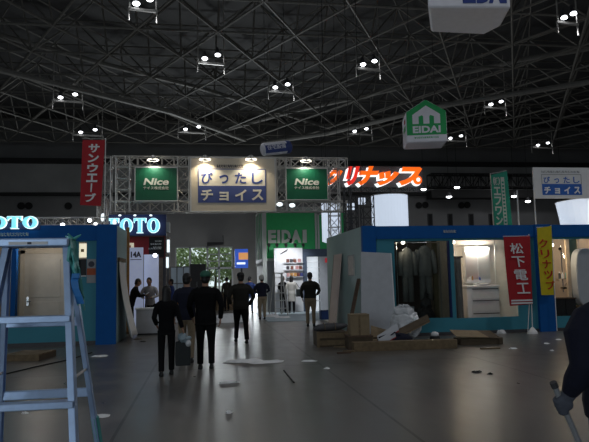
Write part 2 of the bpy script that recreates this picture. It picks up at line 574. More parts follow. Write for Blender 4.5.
# the big ribs below it
def rib(pts, z, r):
    mb = MB()
    mb.tube([onZ(px, py, z) for px, py in pts], r, 8)
    return mb
struct('trim_8', rib([(-60, 53), (0, 70), (85, 91), (170, 112), (245, 140)], 14.6, 0.2), M['rib'])
struct('trim_9', rib([(640, 70), (589, 82), (445, 105), (330, 133), (262, 143)], 14.6, 0.2), M['rib'])
struct('trim_10', rib([(-60, 20), (0, 35), (100, 63), (200, 88), (330, 128)], 16.2, 0.18), M['rib'])
struct('trim_11', rib([(640, 40), (520, 60), (400, 88), (290, 112), (200, 137)], 16.2, 0.18), M['rib'])

# glazing in the far wall
ww = MB()
ww.box((WX0, HY1 + 0.05, WZ - 0.12), (WX1, HY1 + 0.25, WZ))
ww.box((WX0, HY1 + 0.05, 0), (WX1, HY1 + 0.25, 0.3))
zr = zb(220, 268)
ww.box((WX0, HY1 + 0.05, zr - 0.1), (WX1, HY1 + 0.25, zr + 0.1))
for px in (175.5, 190, 207.5, 219, 232.5):
    x = onY(px, 260, HY1).x
    ww.box((x - 0.09, HY1 + 0.05, 0), (x + 0.09, HY1 + 0.25, WZ))
for py in (254, 261):
    z = zb(225, py)
    ww.box((onY(207, 260, HY1).x, HY1 + 0.08, z - 0.05), (WX1, HY1 + 0.2, z + 0.05))
win = struct('window_1', MB().box((WX0, HY1 + 0.13, 0), (WX1, HY1 + 0.15, WZ)), M['glass'])
ww.build('window_frame', M['greywhite'], win)
aw0, aw1 = onY(207, 247, HY1), onY(223, 245, HY1)
t = thing('awning', 'dark sloping awning above the right half of the far glazing', 'awning', (0, 0, 0))
MB().slab([(aw0.x, HY1 - 0.02, aw1.z + 0.2), (aw1.x, HY1 - 0.02, aw1.z + 0.2), (aw1.x, HY1 - 1.6, aw1.z - 0.05), (aw0.x, HY1 - 1.6, aw1.z - 0.2)], (0, 0, 0.1)).build('canopy', M['darkgrey'], t)
MB().tube([(aw1.x, HY1 - 0.02, aw1.z + 1.0), (aw1.x, HY1 - 1.6, aw1.z)], 0.03, 6).build('stay', M['darkgrey'], t)
struct('ground', MB().box((-60, HY1 + 0.3, -0.32), (80, 130, -0.02)), M['grass'])

# trees beyond the glazing
tree_labels = ['bushy green tree behind the left pane of the far glazing', 'broad green tree behind the middle panes of the far glazing',
               'dense green tree behind the right panes of the far glazing', 'low green shrubby tree at the right end of the far glazing']
for k, (px, py, y, h, r) in enumerate(((181, 258, 70, 5.6, 2.0), (199, 256, 74, 7.2, 2.8), (215, 256, 70, 6.6, 2.3), (230, 262, 68, 5.2, 1.9))):
    c = onY(px, py, y)
    t = thing('tree', tree_labels[k], 'tree', (c.x, y, -0.02), 0, 'trees outside the glazing')
    MB().tube([(0, 0, 0), (0.1, 0, h * 0.3), (0, 0.1, h * 0.65)], [0.2, 0.15, 0.06], 7).build('trunk', M['bark'], t)
    lf = MB()
    for q in range(950):
        d = Vector((random.gauss(0, 1), random.gauss(0, 1), random.gauss(0, 1))).normalized() * random.random() ** 0.35
        p = Vector((d.x * r, d.y * r, h * 0.58 + d.z * h * 0.44))
        a = Vector((random.gauss(0, 1), random.gauss(0, 1), random.gauss(0, 1))).normalized() * 0.2
        b = a.cross(Vector((random.gauss(0, 1), random.gauss(0, 1), random.gauss(0, 1)))).normalized() * 0.13
        lf.add([p - a, p + b, p + a, p - b], [(0, 1, 2, 3)])
    lf.build('foliage', M['leaf'], t)

# ------------------------------------------------------------------ hall lamps: twin floodlights
LZ = 14.4
def flood(px, py, label, dx=8, dy=-4, bar=True, lit=True, pos=None):
    c = onZ(px, py, LZ) if pos is None else Vector(pos)
    t = thing('twin_floodlight', label, 'ceiling lamp', c, 0.15, 'twin floodlights under the hall roof')
    s = c.y / 40.0
    w = 0.45 * s
    b = MB()
    b.box((-w * 2.2, -0.06, -0.45), (w * 2.2, 0.06, -0.33))
    b.build('bar', M['steel'], t)
    for sx in (-1, 1):
        hg = MB()
        hg.tube([(sx * w * 2.0, 0, -0.4), (sx * w * 2.0, 0, HZ - LZ)], 0.04, 6)
        hg.tube([(sx * w * 2.1, 0, -0.4), (sx * w * 2.1, 0, -0.95)], 0.04, 6)
        hg.build('hanger', M['steel'], t)
        hd = MB()
        hd.tube([(sx * w, 0.0, 0.45 + sx * 0.14), (sx * w, 0, 0.2 + sx * 0.14), (sx * w, -0.1, -0.02 + sx * 0.14)], [0.08, 0.13, 0.19], 12)
        h = hd.build('lamp_head', M['darkgrey'], t)
        ln = MB()
        ln.ell((sx * w, -0.12, -0.03 + sx * 0.14), (0.17, 0.15, 0.1), 12, 8)
        ln.build('lens', M['coolbulb'], h, smooth=True)
    d = bpy.data.lights.new('floodlight_beam', 'SPOT')
    d.energy = LAMP_POWER
    d.color = LAMP_COLOR
    d.spot_size = rad(165)
    d.spot_blend = 0.6
    d.shadow_soft_size = 0.5
    o = bpy.data.objects.new('floodlight_beam', d)
    COL.objects.link(o)
    o.parent = t
    o.location = (0, 0, -0.75)
for px, py, lab in (
    (211, 57, 'twin floodlight above the left green sign, nearest of the three over the gantry'),
    (281, 86, 'twin floodlight hanging above the small white and blue tube balloon'),
    (368, 63, 'twin floodlight left of the green and white house-shaped balloon and above it'),
    (567, 16, 'twin floodlight at the upper right corner of the roof'),
    (68, 96, 'twin floodlight above and left of the red banner'),
    (88, 131, 'twin floodlight just above the top of the red banner'),
    (192, 128, 'twin floodlight low over the gap between left green sign and wide cream sign'),
    (360, 130, 'twin floodlight low over the orange lit letters'),
    (495, 103, 'twin floodlight right of the green and white house-shaped balloon'),
    (455, 137, 'twin floodlight just beside the lower right edge of the house-shaped balloon'),
    (542, 144, 'twin floodlight low over the plain white and blue sign on the pole'),
    (143, 2, 'twin floodlight at the top edge of the picture on the left')):
    flood(px, py, lab)
for k, p in enumerate(((-12, 12, 14.4), (3, 10, 14.4), (16, 14, 14.4), (-6, -4, 14.4), (10, -6, 14.4), (17, 5, 14.4), (24, 16, 14.4))):  # unseen spots without fixtures; last two added to brighten the left booth's side
    d = bpy.data.lights.new('floodlight_beam', 'SPOT')
    d.energy = LAMP_POWER * (1.2 if k < 5 else 4.0)
    d.color = LAMP_COLOR
    d.spot_size = rad(165)
    d.spot_blend = 0.6
    d.shadow_soft_size = 0.5
    o = bpy.data.objects.new('floodlight_beam', d)
    COL.objects.link(o)
    o.location = p

# small single lamps seen below the far roof edge
for px, py, lab in ((423.5, 190, 'small lit lamp under the walkway just right of the orange letters'), (449, 197.5, 'small lit lamp lowest under the far walkway'),
                    (457, 188, 'small lit lamp on the far walkway right of two others'), (514, 197, 'small lit lamp beside the green banner on its right'),
                    (528, 202, 'small lit lamp left of the pole of the white and blue sign'), (562, 206, 'small lit lamp under the white and blue sign')):
    c = onY(px, py, 57)
    t = thing('hanging_lamp', lab, 'lamp', c, 0, 'small lamps before the far wall')
    MB().tube([(0, 0, 0.12), (0, 0, 0.5)], [0.3, 0.1], 10).build('lamp_shade', M['darkgrey'], t)
    MB().ell((0, 0, 0.06), (0.3, 0.22, 0.12), 12, 8).build('bulb', M['coolbulb'], t, smooth=True)
    MB().tube([(0, 0, 0.5), (0, 0, HZ - c.z)], 0.02, 5).build('cable', M['black'], t)

# ------------------------------------------------------------------ the gantry over the aisle
GY = 20.5
def gx(px): return onY(px, 190, GY).x
def gz(px, py): return onY(px, py, GY).z
g = thing('lighting_gantry', 'aluminium truss gantry spanning the aisle and carrying the lit signs', 'truss gantry', (0, 0, 0))
ZT, ZTB, ZBT, ZB = gz(235, 158), gz(235, 168), gz(235, 202), gz(235, 212)
GX0, GX1 = gx(113), gx(347)
truss_mb((GX0, GY, (ZT + ZTB) / 2), (GX1, GY, (ZT + ZTB) / 2), ZT - ZTB, 0.34, 20, 0.026, 0.018).build('top_beam', M['steel'], g)
truss_mb((GX0, GY, (ZBT + ZB) / 2), (GX1, GY, (ZBT + ZB) / 2), ZBT - ZB, 0.34, 20, 0.026, 0.018).build('bottom_beam', M['steel'], g)
for a, b in ((116.5, 130), (178, 189), (276.5, 286)):
    xa, xb = gx(a), gx(b)
    truss_mb(((xa + xb) / 2, GY, ZB), ((xa + xb) / 2, GY, ZT), xb - xa, 0.34, 5, 0.026, 0.018).build('upright', M['steel'], g)
for a, b in ((100, 111), (329, 339)):
    xa, xb = gx(a), gx(b)
    truss_mb(((xa + xb) / 2, GY + 0.05, 0.04), ((xa + xb) / 2, GY + 0.05, ZT), xb - xa, 0.34, 14).build('leg', M['steel'], g)
    MB().box(((xa + xb) / 2 - 0.4, GY - 0.35, 0), ((xa + xb) / 2 + 0.4, GY + 0.45, 0.04)).build('base_plate', M['steel'], g)
# link from the left leg to the beams
for z in (ZT - 0.05, ZB + 0.05):
    MB().tube([(gx(100), GY - 0.12, z), (GX0, GY - 0.12, z)], 0.025, 6).build('tie_bar', M['steel'], g)

def board_face(name, t, x0, z0, x1, z1, y0, y1, m, bevel=0.0):
    return MB().box((x0, y0, z0), (x1, y1, z1)).build(name, m, t, bevel=bevel)

# the wide cream sign in the middle
SY = GY - 0.27
sx0, sx1 = onY(190, 185, SY).x, onY(276, 185, SY).x
sz0, sz1 = onY(232, 212, SY).z, onY(232, 157.5, SY).z
t = thing('hanging_sign', 'wide cream sign with blue lower half, lit from above, mid gantry', 'sign', (0, SY, 0))
board_face('board', t, sx0, sz0, sx1, sz1, -0.04, 0.04, M['signwhite'])
for xx in ((sx0, sx0 + 0.05), (sx1 - 0.05, sx1)):
    board_face('frame_rail', t, xx[0], sz0, xx[1], sz1, -0.055, -0.04, M['steel'])
for zz in ((sz0, sz0 + 0.04), (sz1 - 0.04, sz1)):
    board_face('frame_rail', t, sx0, zz[0], sx1, zz[1], -0.057, -0.04, M['steel'])
bx0, bx1 = onY(198.5, 190, SY).x, onY(265.5, 190, SY).x
zA, zBm, zC = onY(232, 169.5, SY).z, onY(232, 186, SY).z, onY(232, 202.8, SY).z
board_face('white_panel', t, bx0, zBm, bx1, zA, -0.052, -0.04, M['lettcream'])
board_face('blue_panel', t, bx0, zC, bx1, zBm, -0.054, -0.04, M['signblue'])
for (x, nm) in ((bx0, 'l'), (bx1, 'r')):
    board_face('border_line', t, x - 0.015, zC, x + 0.015, zA, -0.056, -0.04, M['signblue'])
board_face('border_line', t, bx0, zA - 0.012, bx1, zA + 0.018, -0.056, -0.04, M['signblue'])
w4 = (bx1 - bx0) / 4
for i, (a, b) in enumerate(zip('ぴったし', 'チョイス')):
    c = bx0 + w4 * (i + 0.5)
    hh = 0.34 if a == 'っ' else 0.42
    text('lettering', a, M['lettblue'], t, c - hh * 0.46, zBm + 0.07, c + hh * 0.46, zBm + 0.07 + hh * 0.92, -0.053, 0.022, thick=0.01)
    hb = 0.33 if b == 'ョ' else 0.42
    text('lettering', b, M['lettcream'], t, c - hb * 0.48, zC + 0.07, c + hb * 0.48, zC + 0.07 + hb * 0.92, -0.056, 0.03, thick=0.01)
fine_print(t, M['lettdark'], bx0 + 0.62, zA + 0.06, bx1 - 0.75, zA + 0.16, -0.04, 12)

# the two green signs
def green_sign(pa, pb, ya, yb, label):
    x0, x1 = onY(pa, 185, SY).x, onY(pb, 185, SY).x
    pm = (pa + pb) / 2
    zt, zb_ = onY(pm, ya, SY).z, onY(pm, yb, SY).z
    t = thing('green_sign', label, 'sign', ((x0 + x1) / 2, SY, zb_), 0, 'green signs on the gantry')
    w, h = (x1 - x0) / 2, zt - zb_
    board_face('board', t, -w, 0, w, h, -0.03, 0.03, M['signgreen'])
    fr = MB()
    fr.box((-w - 0.03, -0.04, -0.03), (w + 0.03, 0.03, 0.0))
    fr.box((-w - 0.03, -0.04, h), (w + 0.03, 0.03, h + 0.03))
    fr.box((-w - 0.03, -0.04, 0), (-w, 0.03, h))
    fr.box((w, -0.04, 0), (w + 0.03, 0.03, h))
    fr.build('frame', M['steel'], t)
    text('lettering', 'Nice', M['lettcream'], t, -w * 0.62, h * 0.47, w * 0.6, h * 0.68, -0.031, 0.028, 0.18)
    text('small_lettering', 'ナイス株式会社', M['lettcream'], t, -w * 0.62, h * 0.33, w * 0.6, h * 0.43, -0.031, 0.012)
green_sign(135.5, 177, 168, 200.5, 'dark green sign with white lettering, left of the wide cream sign')
green_sign(286.5, 327, 169, 199.5, 'dark green sign with white lettering, right of the wide cream sign')

# sign spotlights clamped to the top beam
def sign_spot(px, py, label, power, warm):
    c = onY(px, py, GY - 0.6)
    t = thing('sign_spotlight', label, 'spotlight', c, 0, 'spotlights along the gantry')
    am = MB()
    am.tube([(0, 0.05, 0.03), (0, 0.43, -0.02)], 0.018, 6)
    am.build('arm', M['steel'], t)
    hd = MB()
    hd.tube([(0, -0.05, 0.1), (0, 0, 0.03), (0, 0.03, -0.02)], [0.05, 0.14, 0.17], 12)
    h = hd.build('lamp_shade', M['steel'], t)
    MB().ell((0, 0.03, -0.03), (0.2, 0.15, 0.05), 10, 6).build('bulb', M['bulb'], h, smooth=True)
    d = bpy.data.lights.new('sign_spot_beam', 'SPOT')
    d.energy = power
    d.color = warm
    d.spot_size = rad(135)
    d.spot_blend = 0.5
    d.shadow_soft_size = 0.08
    o = bpy.data.objects.new('sign_spot_beam', d)
    COL.objects.link(o)
    o.parent = t
    o.location = (0, 0.04, -0.12)
    o.rotation_euler = Vector((0, 0.36, -0.75)).to_track_quat('-Z', 'Y').to_euler()
sign_spot(153, 159, 'small spotlight over the left green sign', 22, (0.95, 1.0, 0.85))
sign_spot(205, 158.5, 'bright spotlight over the left half of the wide cream sign', 42, (1.0, 0.86, 0.62))
sign_spot(251, 158.5, 'bright spotlight over the right half of the wide cream sign', 42, (1.0, 0.86, 0.62))
sign_spot(306, 160, 'small spotlight over the right green sign', 22, (0.95, 1.0, 0.85))
for px, py, lab in ((279.5, 204.5, 'bluish floodlight on the bottom beam right of the cream sign'), (292, 205.5, 'small floodlight on the bottom beam under the right green sign')):
    c = onY(px, py, GY - 0.35)
    t = thing('beam_floodlight', lab, 'spotlight', c)
    MB().box((-0.1, -0.02, -0.08), (0.1, 0.12, 0.08)).build('housing', M['black'], t, bevel=0.02)
    MB().ell((0, -0.04, 0), (0.11, 0.04, 0.075), 12, 6).build('lens', M['glow_white'], t, smooth=True)
    MB().tube([(0, 0.1, 0.05), (0, 0.2, 0.12)], 0.02, 6).build('clamp', M['steel'], t)

# ------------------------------------------------------------------ the left booth
LY = 15.7
lx = lambda px: onY(px, 260, LY).x
lz = lambda px, py: onY(px, py, LY).z
LX1 = -2.29
LX0 = -7.2
LH = 3.03
b = thing('exhibition_booth', 'teal exhibition booth with blue fascia and corner post behind the step ladder', 'booth', (0, 0, 0), 0, 'teal exhibition booths')
FZ = lz(60, 241)
OW0, OW1, OZ0, OZ1 = lx(-14), lx(65), 0.72, lz(40, 246)
SW0, SW1, SZ0, SZ1 = lx(78.5), lx(86.5), lz(82, 277), lz(82, 242)
fp = MB()
fp.box((LX0, LY, 0), (LX1, LY + 0.06, OZ0))
fp.box((LX0, LY, OZ0), (OW0, LY + 0.06, FZ))
fp.box((OW0, LY, OZ1), (OW1, LY + 0.06, FZ))
fp.box((OW1, LY, OZ0), (SW0, LY + 0.06, FZ))
fp.box((SW0, LY, OZ0), (SW1, LY + 0.06, SZ0))
fp.box((SW0, LY, SZ1), (SW1, LY + 0.06, FZ))
fp.box((SW1, LY, OZ0), (LX1, LY + 0.06, FZ))
fp.build('front_panel', M['teal'], b)
MB().box((LX0, LY - 0.05, FZ), (LX1, LY + 0.06, LH)).build('fascia', M['blue'], b)
px0 = lx(97)
MB().box((px0, LY - 0.09, 0), (LX1 + 0.02, LY + 0.06, LH + 0.01)).build('corner_post', M['blue'], b)
MB().box((LX1 - 0.06, LY + 0.06, 0), (LX1, LY + 2.1, LH)).build('side_panel', M['pale_teal'], b)
MB().box((LX0, LY - 0.03, 0), (px0, LY, 0.1)).build('plinth', M['darkgrey'], b)
wp = MB()
wp.box((LX0, LY + 1.9, 0), (LX1 - 0.06, LY + 1.96, LH - 0.1))
wp.build('back_wall', M['beige'], b)
MB().box((LX0, LY + 0.06, 0), (LX1 - 0.06, LY + 1.9, 0.05)).build('booth_floor', M['wood'], b)
wt = MB()
for x0, x1, z0, z1_ in ((OW0, OW1, OZ0 - 0.04, OZ0), (OW0, OW1, OZ1, OZ1 + 0.04), (OW1, OW1 + 0.04, OZ0 - 0.04, OZ1 + 0.04)):
    wt.box((x0, LY - 0.03, z0), (x1, LY + 0.1, z1_))
wt.build('window_trim', M['white'], b)
ip = MB()
xa = onY(12, 280, LY + 0.9).x
ip.box((xa, LY + 0.8, 0.05), (xa + 0.12, LY + 1.0, 2.75))
label_part(ip.build('inner_post', M['blue'], b), 'blue inner post')
# fine print on the fascia, too small to read
fpz = lz(14, 234.5)
fine_print(b, M['lettgrey'], lx(-6), fpz - 0.045, lx(29), fpz + 0.045, LY - 0.05, 11)

# cream interior door seen through the opening
dy = LY + 1.86
dx0, dx1 = onY(25, 280, dy).x, onY(66, 280, dy).x
t = thing('interior_door', 'cream interior door with a handle, seen through the left booth opening', 'door', ((dx0 + dx1) / 2, dy, 0.05))
dw = (dx1 - dx0) / 2
MB().box((-dw, -0.04, 0), (dw, 0.0, 2.35)).build('door_leaf', M['door'], t)
pn = MB()
for a, bb in ((0.15, 1.0), (1.12, 2.2)):
    pn.box((-dw + 0.14, -0.052, a), (dw - 0.14, -0.04, bb))
pn.build('raised_panel', M['door'], t, bevel=0.006)
fm = MB()
fm.box((-dw - 0.12, -0.06, 0), (-dw, 0.02, 2.45))
fm.box((dw, -0.06, 0), (dw + 0.1, 0.02, 2.45))
fm.box((-dw - 0.12, -0.06, 2.35), (dw + 0.1, 0.02, 2.45))
fm.build('door_frame', M['beige'], t)
hn = MB()
hn.tube([(-dw + 0.09, -0.04, 1.02), (-dw + 0.09, -0.09, 1.02), (-dw + 0.2, -0.09, 1.02)], 0.014, 8)
hn.box((-dw + 0.06, -0.05, 0.9), (-dw + 0.12, -0.04, 1.14))
hn.build('handle', M['chrome'], t)

def booth_lamp(loc, power, color, label, r=0.05, size=0.06):
    t = thing('booth_lamp', label, 'lamp', loc)
    MB().tube([(0, 0, 0.14), (0, 0, 0.04)], [r * 0.6, r * 1.1], 10).build('socket', M['white'], t)
    MB().ell((0, 0, 0), (r, r, r), 10, 8).build('bulb', M['bulb'], t, smooth=True)
    d = bpy.data.lights.new('booth_lamp_light', 'POINT')
    d.energy = power
    d.color = color
    d.shadow_soft_size = size
    o = bpy.data.objects.new('booth_lamp_light', d)
    COL.objects.link(o)
    o.parent = t
    o.location = (0, 0, -0.12)
    return t
booth_lamp((-4.4, LY + 0.9, 2.72), 11, (1.0, 0.93, 0.82), 'small ceiling lamp inside the left booth above the cream door')

# small lit notice and dark cupboard in the narrow opening
ny = LY + 0.12
x0, x1 = onY(78.5, 250, ny).x, onY(86.5, 250, ny).x
t = thing('lit_notice', 'small bright cream backlit notice in the narrow opening right of the ladder', 'notice', (0, ny, 0))
board_face('notice_face', t, x0, onY(82, 257.5, ny).z, x1, onY(82, 243.5, ny).z, 0, 0.02, mat('lit_cream_notice', (0.8, 0.75, 0.6), 0.6, emit=(1.0, 0.9, 0.66), es=0.75))
board_face('picture', t, x0 + 0.06, onY(82, 252, ny).z, x1 - 0.06, onY(82, 249, ny).z, -0.006, 0, M['orangewood'])
t = thing('dark_cabinet', 'dark cabinet filling the narrow opening below the bright cream notice', 'cabinet', (0, ny, 0))
board_face('cabinet_body', t, x0, 0.06, x1, onY(82, 259, ny).z, 0, 0.45, M['black'])
board_face('counter_strip', t, x0 - 0.02, onY(82, 275.5, ny).z - 0.03, x1 + 0.02, onY(82, 275.5, ny).z, -0.04, 0, M['white'])

# notice sheet on the teal wall
ny = LY - 0.012
t = thing('wall_notice', 'grey notice sheet with an orange band on the teal wall beside the blue post', 'notice', (0, ny, 0))
x0, x1 = onY(86.8, 270, ny).x, onY(95.8, 270, ny).x
za, zb2, zc = onY(91, 259, ny).z, onY(91, 283, ny).z, onY(91, 275, ny).z
board_face('sheet', t, x0, zb2, x1, za, 0, 0.012, M['grey'])
board_face('orange_band', t, x0, zc, x1, zc + 0.17, -0.004, 0, mat('orange_print', (0.42, 0.09, 0.03), 0.7))
mb = MB()
mb.tube([((x0 + x1) / 2, -0.005, za - 0.13), ((x0 + x1) / 2, 0, za - 0.13)], 0.075, 14)
mb.build('round_mark', M['lettdark'], t)

# glowing letters on the left fascia
def serif_letter(ch, x0, z0, x1, z1, y0, y1, grow=0.0):
    """A heavy roman T or O with thick and thin strokes and bracketed serifs."""
    mb = MB()
    w, h = x1 - x0, z1 - z0
    cx, cz = (x0 + x1) / 2, (z0 + z1) / 2
    if ch == 'O':
        N = 40
        vs = []
        for y in (y0, y1):
            for k in range(N):
                a = 2 * PI * k / N
                vs.append((cx + (w / 2 + grow) * math.cos(a), y, cz + (h / 2 + grow) * math.sin(a)))
            for k in range(N):
                a = 2 * PI * k / N
                vs.append((cx + (w * 0.24 - grow) * math.cos(a), y, cz + (h * 0.41 - grow) * math.sin(a)))
        fs = []
        for k in range(N):
            j = (k + 1) % N
            fs += [(k, j, N + j, N + k), (2 * N + k, 3 * N + k, 3 * N + j, 2 * N + j), (k, 2 * N + k, 2 * N + j, j), (N + k, N + j, 3 * N + j, 3 * N + k)]
        mb.add(vs, fs)
    else:
        g_ = grow
        p = [(-.5, .5), (-.47, .22), (-.43, .22), (-.36, .37), (-.27, .41), (-.135, .42), (-.135, -.4), (-.16, -.455), (-.25, -.46), (-.25, -.5),
             (.25, -.5), (.25, -.46), (.16, -.455), (.135, -.4), (.135, .42), (.27, .41), (.36, .37), (.43, .22), (.47, .22), (.5, .5)]
        P = []
        for x, z in p:
            P.append((cx + x * w + (g_ if x > 0 else -g_), cz + z * h + (g_ if z > 0.43 else (-g_ if z < 0.43 else 0))))
        mb.prism(P[::-1], y0, y1)
    return mb
def glow_word(parent, chars, x0, z0, x1, z1, y, depth=0.14, gap=0.04):
    n = len(chars)
    w = (x1 - x0) / n
    for i, ch in enumerate(chars):
        a, c = x0 + i * w + gap / 2, x0 + (i + 1) * w - gap / 2
        o = serif_letter(ch, a, z0, c, z1, y - depth, y - depth * 0.3).build('letter', M['glow_cyan'], parent)
        serif_letter(ch, a, z0, c, z1, y - depth * 0.3, y, 0.018).build('letter_back', M['glow_white'], o)
ly2 = LY - 0.07
t = thing('lit_letter_sign', 'glowing pale cyan letters cut by the left edge of the picture on the booth fascia', 'illuminated sign', (0, ly2, 0))
zt, zb3 = onY(20, 217, ly2).z, onY(20, 228.3, ly2).z
glow_word(t, 'TOTO', onY(-24, 222, ly2).x, zb3, onY(38.5, 222, ly2).x, zt, 0)
mb = MB()
mb.box((onY(-26, 222, ly2).x, 0.0, zb3 - 0.03), (onY(40, 222, ly2).x, 0.03, (zt + zb3) / 2))
label_part(mb.build('backing_board', M['navy'], t), 'dark navy backing board')

# truss rail with lamps along the top of the left booth
RY = LY + 0.55
t = thing('truss_rail', 'thin truss rail along the top of the left booth under the red banner', 'truss', (0, 0, 0))
rz = onY(70, 221.5, RY).z
truss_mb((onY(37, 222, RY).x - 2.5, RY, rz), (onY(108, 222, RY).x, RY, rz), 0.2, 0.2, 22, 0.015, 0.008).build('beam', M['steel'], t)
xl = onY(107, 210, RY).x
for sx in (-5.5, LX1 - 0.4):
    MB().tube([(sx, RY, 0.05), (sx, RY, rz)], 0.03, 6).build('post', M['steel'], t)
tw = thing('truss_tower', 'short truss tower rising behind the blue corner post of the left booth', 'truss tower', (0, 0, 0))
xa, xb = onY(98, 210, RY + 0.3).x, onY(107.5, 210, RY + 0.3).x
truss_mb(((xa + xb) / 2, RY + 0.3, 0.05), ((xa + xb) / 2, RY + 0.3, onY(103, 197, RY).z), xb - xa, 0.26, 16, 0.016, 0.009).build('tower_frame', M['steel'], tw)
for px, py, r, lab, lit in ((62.5, 225.2, 0.055, 'brightest round lamp on the left booth rail, left of two others', 1), (89.5, 220.3, 0.05, 'round lamp on the left booth rail below the red banner', 1),
                       (95.5, 223.8, 0.04, 'small round lamp on the booth rail left of the truss tower', 1), (103, 217.5, 0.06, 'tall bluish lamp inside the truss tower on the left booth', 2),
                       (114.5, 222.5, 0.05, 'bluish spotlight just left of the second glowing letter sign', 2)):
    c = onY(px, py, RY - 0.2 if lit == 1 else RY + 0.05)
    t = thing('rail_lamp', lab, 'lamp', c, 0, 'lamps on the left booth rail')
    MB().tube([(0, 0.16, 0), (0, 0.03, 0)], [r * 0.7, r * 1.15], 10).build('housing', M['steel'], t)
    MB().ell((0, 0, 0), (r, r * 0.7, r * (1 if lit == 1 else 1.9)), 12, 8).build('lens', M['coolbulb'] if lit == 1 else M['glow_white'], t, smooth=True)
    MB().tube([(0, 0.1, 0), (0, 0.2, 0.06)], 0.012, 6).build('clamp', M['steel'], t)

# the red banner on its pole
BY = LY + 0.35
t = thing('banner_flag', 'tall red banner with white vertical lettering on a pole above the left booth', 'banner', (0, BY, 0))
c = [onY(82.5, 140, BY), onY(105, 140, BY), onY(101, 206, BY), onY(80, 205, BY)]
mb = MB()
mb.slab([(p.x, 0, p.z) for p in c], (0, 0.012, 0))
mb.build('cloth', M['red'], t)
sk = Matrix(((1, 0, 0.055, 0), (0, 1, 0, 0), (0, 0, 1, 0), (0, 0, 0, 1)))
zc = (c[0].z + c[2].z) / 2
skm = Matrix.Translation((0, 0, zc)) @ sk @ Matrix.Translation((0, 0, -zc))
cx = (c[0].x + c[1].x + c[2].x + c[3].x) / 4
vtext('lettering', 'サンウエ｜ブ', M['lettwhite'], t, cx - 0.135, c[2].z + 0.09, cx + 0.145, c[0].z - 0.09, -0.002, 0.035, mtx=skm, gap=0.12)
pp = onY(105.5, 138, BY)
mb = MB()
mb.tube([(onY(104, 225, BY).x, 0.02, 0.06), (pp.x, 0.02, pp.z)], 0.013, 6)
mb.tube([(c[0].x - 0.02, 0.02, pp.z - 0.02), (pp.x, 0.02, pp.z - 0.02)], 0.009, 6)
mb.build('pole', M['steel'], t)

# crumpled white sheet hung over the side wall of the left booth
t = thing('draped_sheet', 'long off-white protective sheet hanging on the side of the left booth', 'sheet', (LX1, 0, 0))
mb = MB()
rows = []
for i in range(13):
    u = i / 12
    row = []
    for k in range(9):
        v = k / 8
        yy = LY + 0.35 + (1.1 + 0.55 * u) * v
        row.append(Vector((0.04 + 0.30 * u * u + 0.05 * math.sin(v * 9 + u * 2) * (0.3 + u), yy, 2.15 - 2.05 * u)))
    rows.append(row)
n = 9
vs = [p for r in rows for p in r]
fs = [(i * n + k, i * n + k + 1, (i + 1) * n + k + 1, (i + 1) * n + k) for i in range(12) for k in range(8)]
mb.add(vs, fs)
o = mb.build('sheet', M['pinkboard'], t, smooth=True)
md = o.modifiers.new('thickness', 'SOLIDIFY')
md.thickness = 0.012
o.data.materials[0] = mat('offwhite_sheet', (0.78, 0.76, 0.73), 0.8, var=0.06)
mb = MB()
mb.box((0.0, LY + 0.28, 2.1), (0.06, LY + 1.5, 2.2))
mb.build('batten', M['wood'], t)

# ------------------------------------------------------------------ second glowing letter sign and what stands under it
TY = 20.0
t = thing('lit_letter_sign', 'glowing cyan letters on a dark blue box above the dark red panel', 'illuminated sign', (0, TY, 0))
bx = lambda px: onY(px, 225, TY).x
bz = lambda px, py: onY(px, py, TY).z
MB().box((bx(104), 0, bz(140, 235.5)), (bx(166), 0.5, bz(140, 214.5))).build('sign_box', M['navy'], t)
MB().box((bx(166), 0.02, bz(166, 232)), (bx(169.5), 0.5, bz(166, 222))).build('end_cap', M['grey'], t)
glow_word(t, 'TOTO', bx(106.5), bz(135, 233), bx(160.5), bz(135, 219), -0.1, 0.12, 0.05)
for px in (120, 135, 151):
    MB().ell((bx(px), -0.05, bz(px, 215.5)), (0.05, 0.05, 0.03), 8, 6).build('top_lamp', M['glow_white'], t)
for px in (106, 164):
    MB().box((bx(px) - 0.05, 0.2, 0), (bx(px) + 0.05, 0.3, bz(px, 235))).build('post', M['darkgrey'], t)
t = thing('red_panel', 'dark red panel with small white lettering under the glowing letters', 'panel', (0, TY + 0.15, 0))
RYY = TY + 0.15
ax = lambda px: onY(px, 250, RYY).x
az = lambda px, py: onY(px, py, RYY).z
MB().box((ax(124), 0, az(145, 258)), (ax(165), 0.05, az(145, 236.5))).build('board', M['darkred'], t)
MB().box((ax(149), -0.01, az(149, 257.5)), (ax(164.5), 0, az(149, 237))).build('dark_field', M['black'], t)
for i, (a, bb, py) in enumerate(((155, 162, 241), (150.5, 161.5, 244), (153, 162, 247.2), (148.5, 161.5, 248.5))):
    fine_print(t, M['lettwhite'], ax(a), az(a, py + 0.9), ax(bb), az(a, py - 0.6), -0.012, 5)
for px in (125, 164):
    MB().box((ax(px) - 0.03, 0.05, 0), (ax(px) + 0.03, 0.1, az(px, 257))).build('post', M['darkgrey'], t)
t = thing('lit_poster', 'small cream lit poster left of the dark red panel', 'poster', (0, RYY - 0.05, 0))
MB().box((ax(124.5), -0.02, az(130, 250)), (ax(134), 0.04, az(130, 243))).build('poster_face', mat('lit_cream_poster', (0.8, 0.74, 0.6), 0.6, emit=(1, 0.86, 0.62), es=0.35), t)
MB().box((ax(127.5), -0.03, az(130, 248)), (ax(131), -0.02, az(130, 245.5))).build('picture', M['darkred'], t)

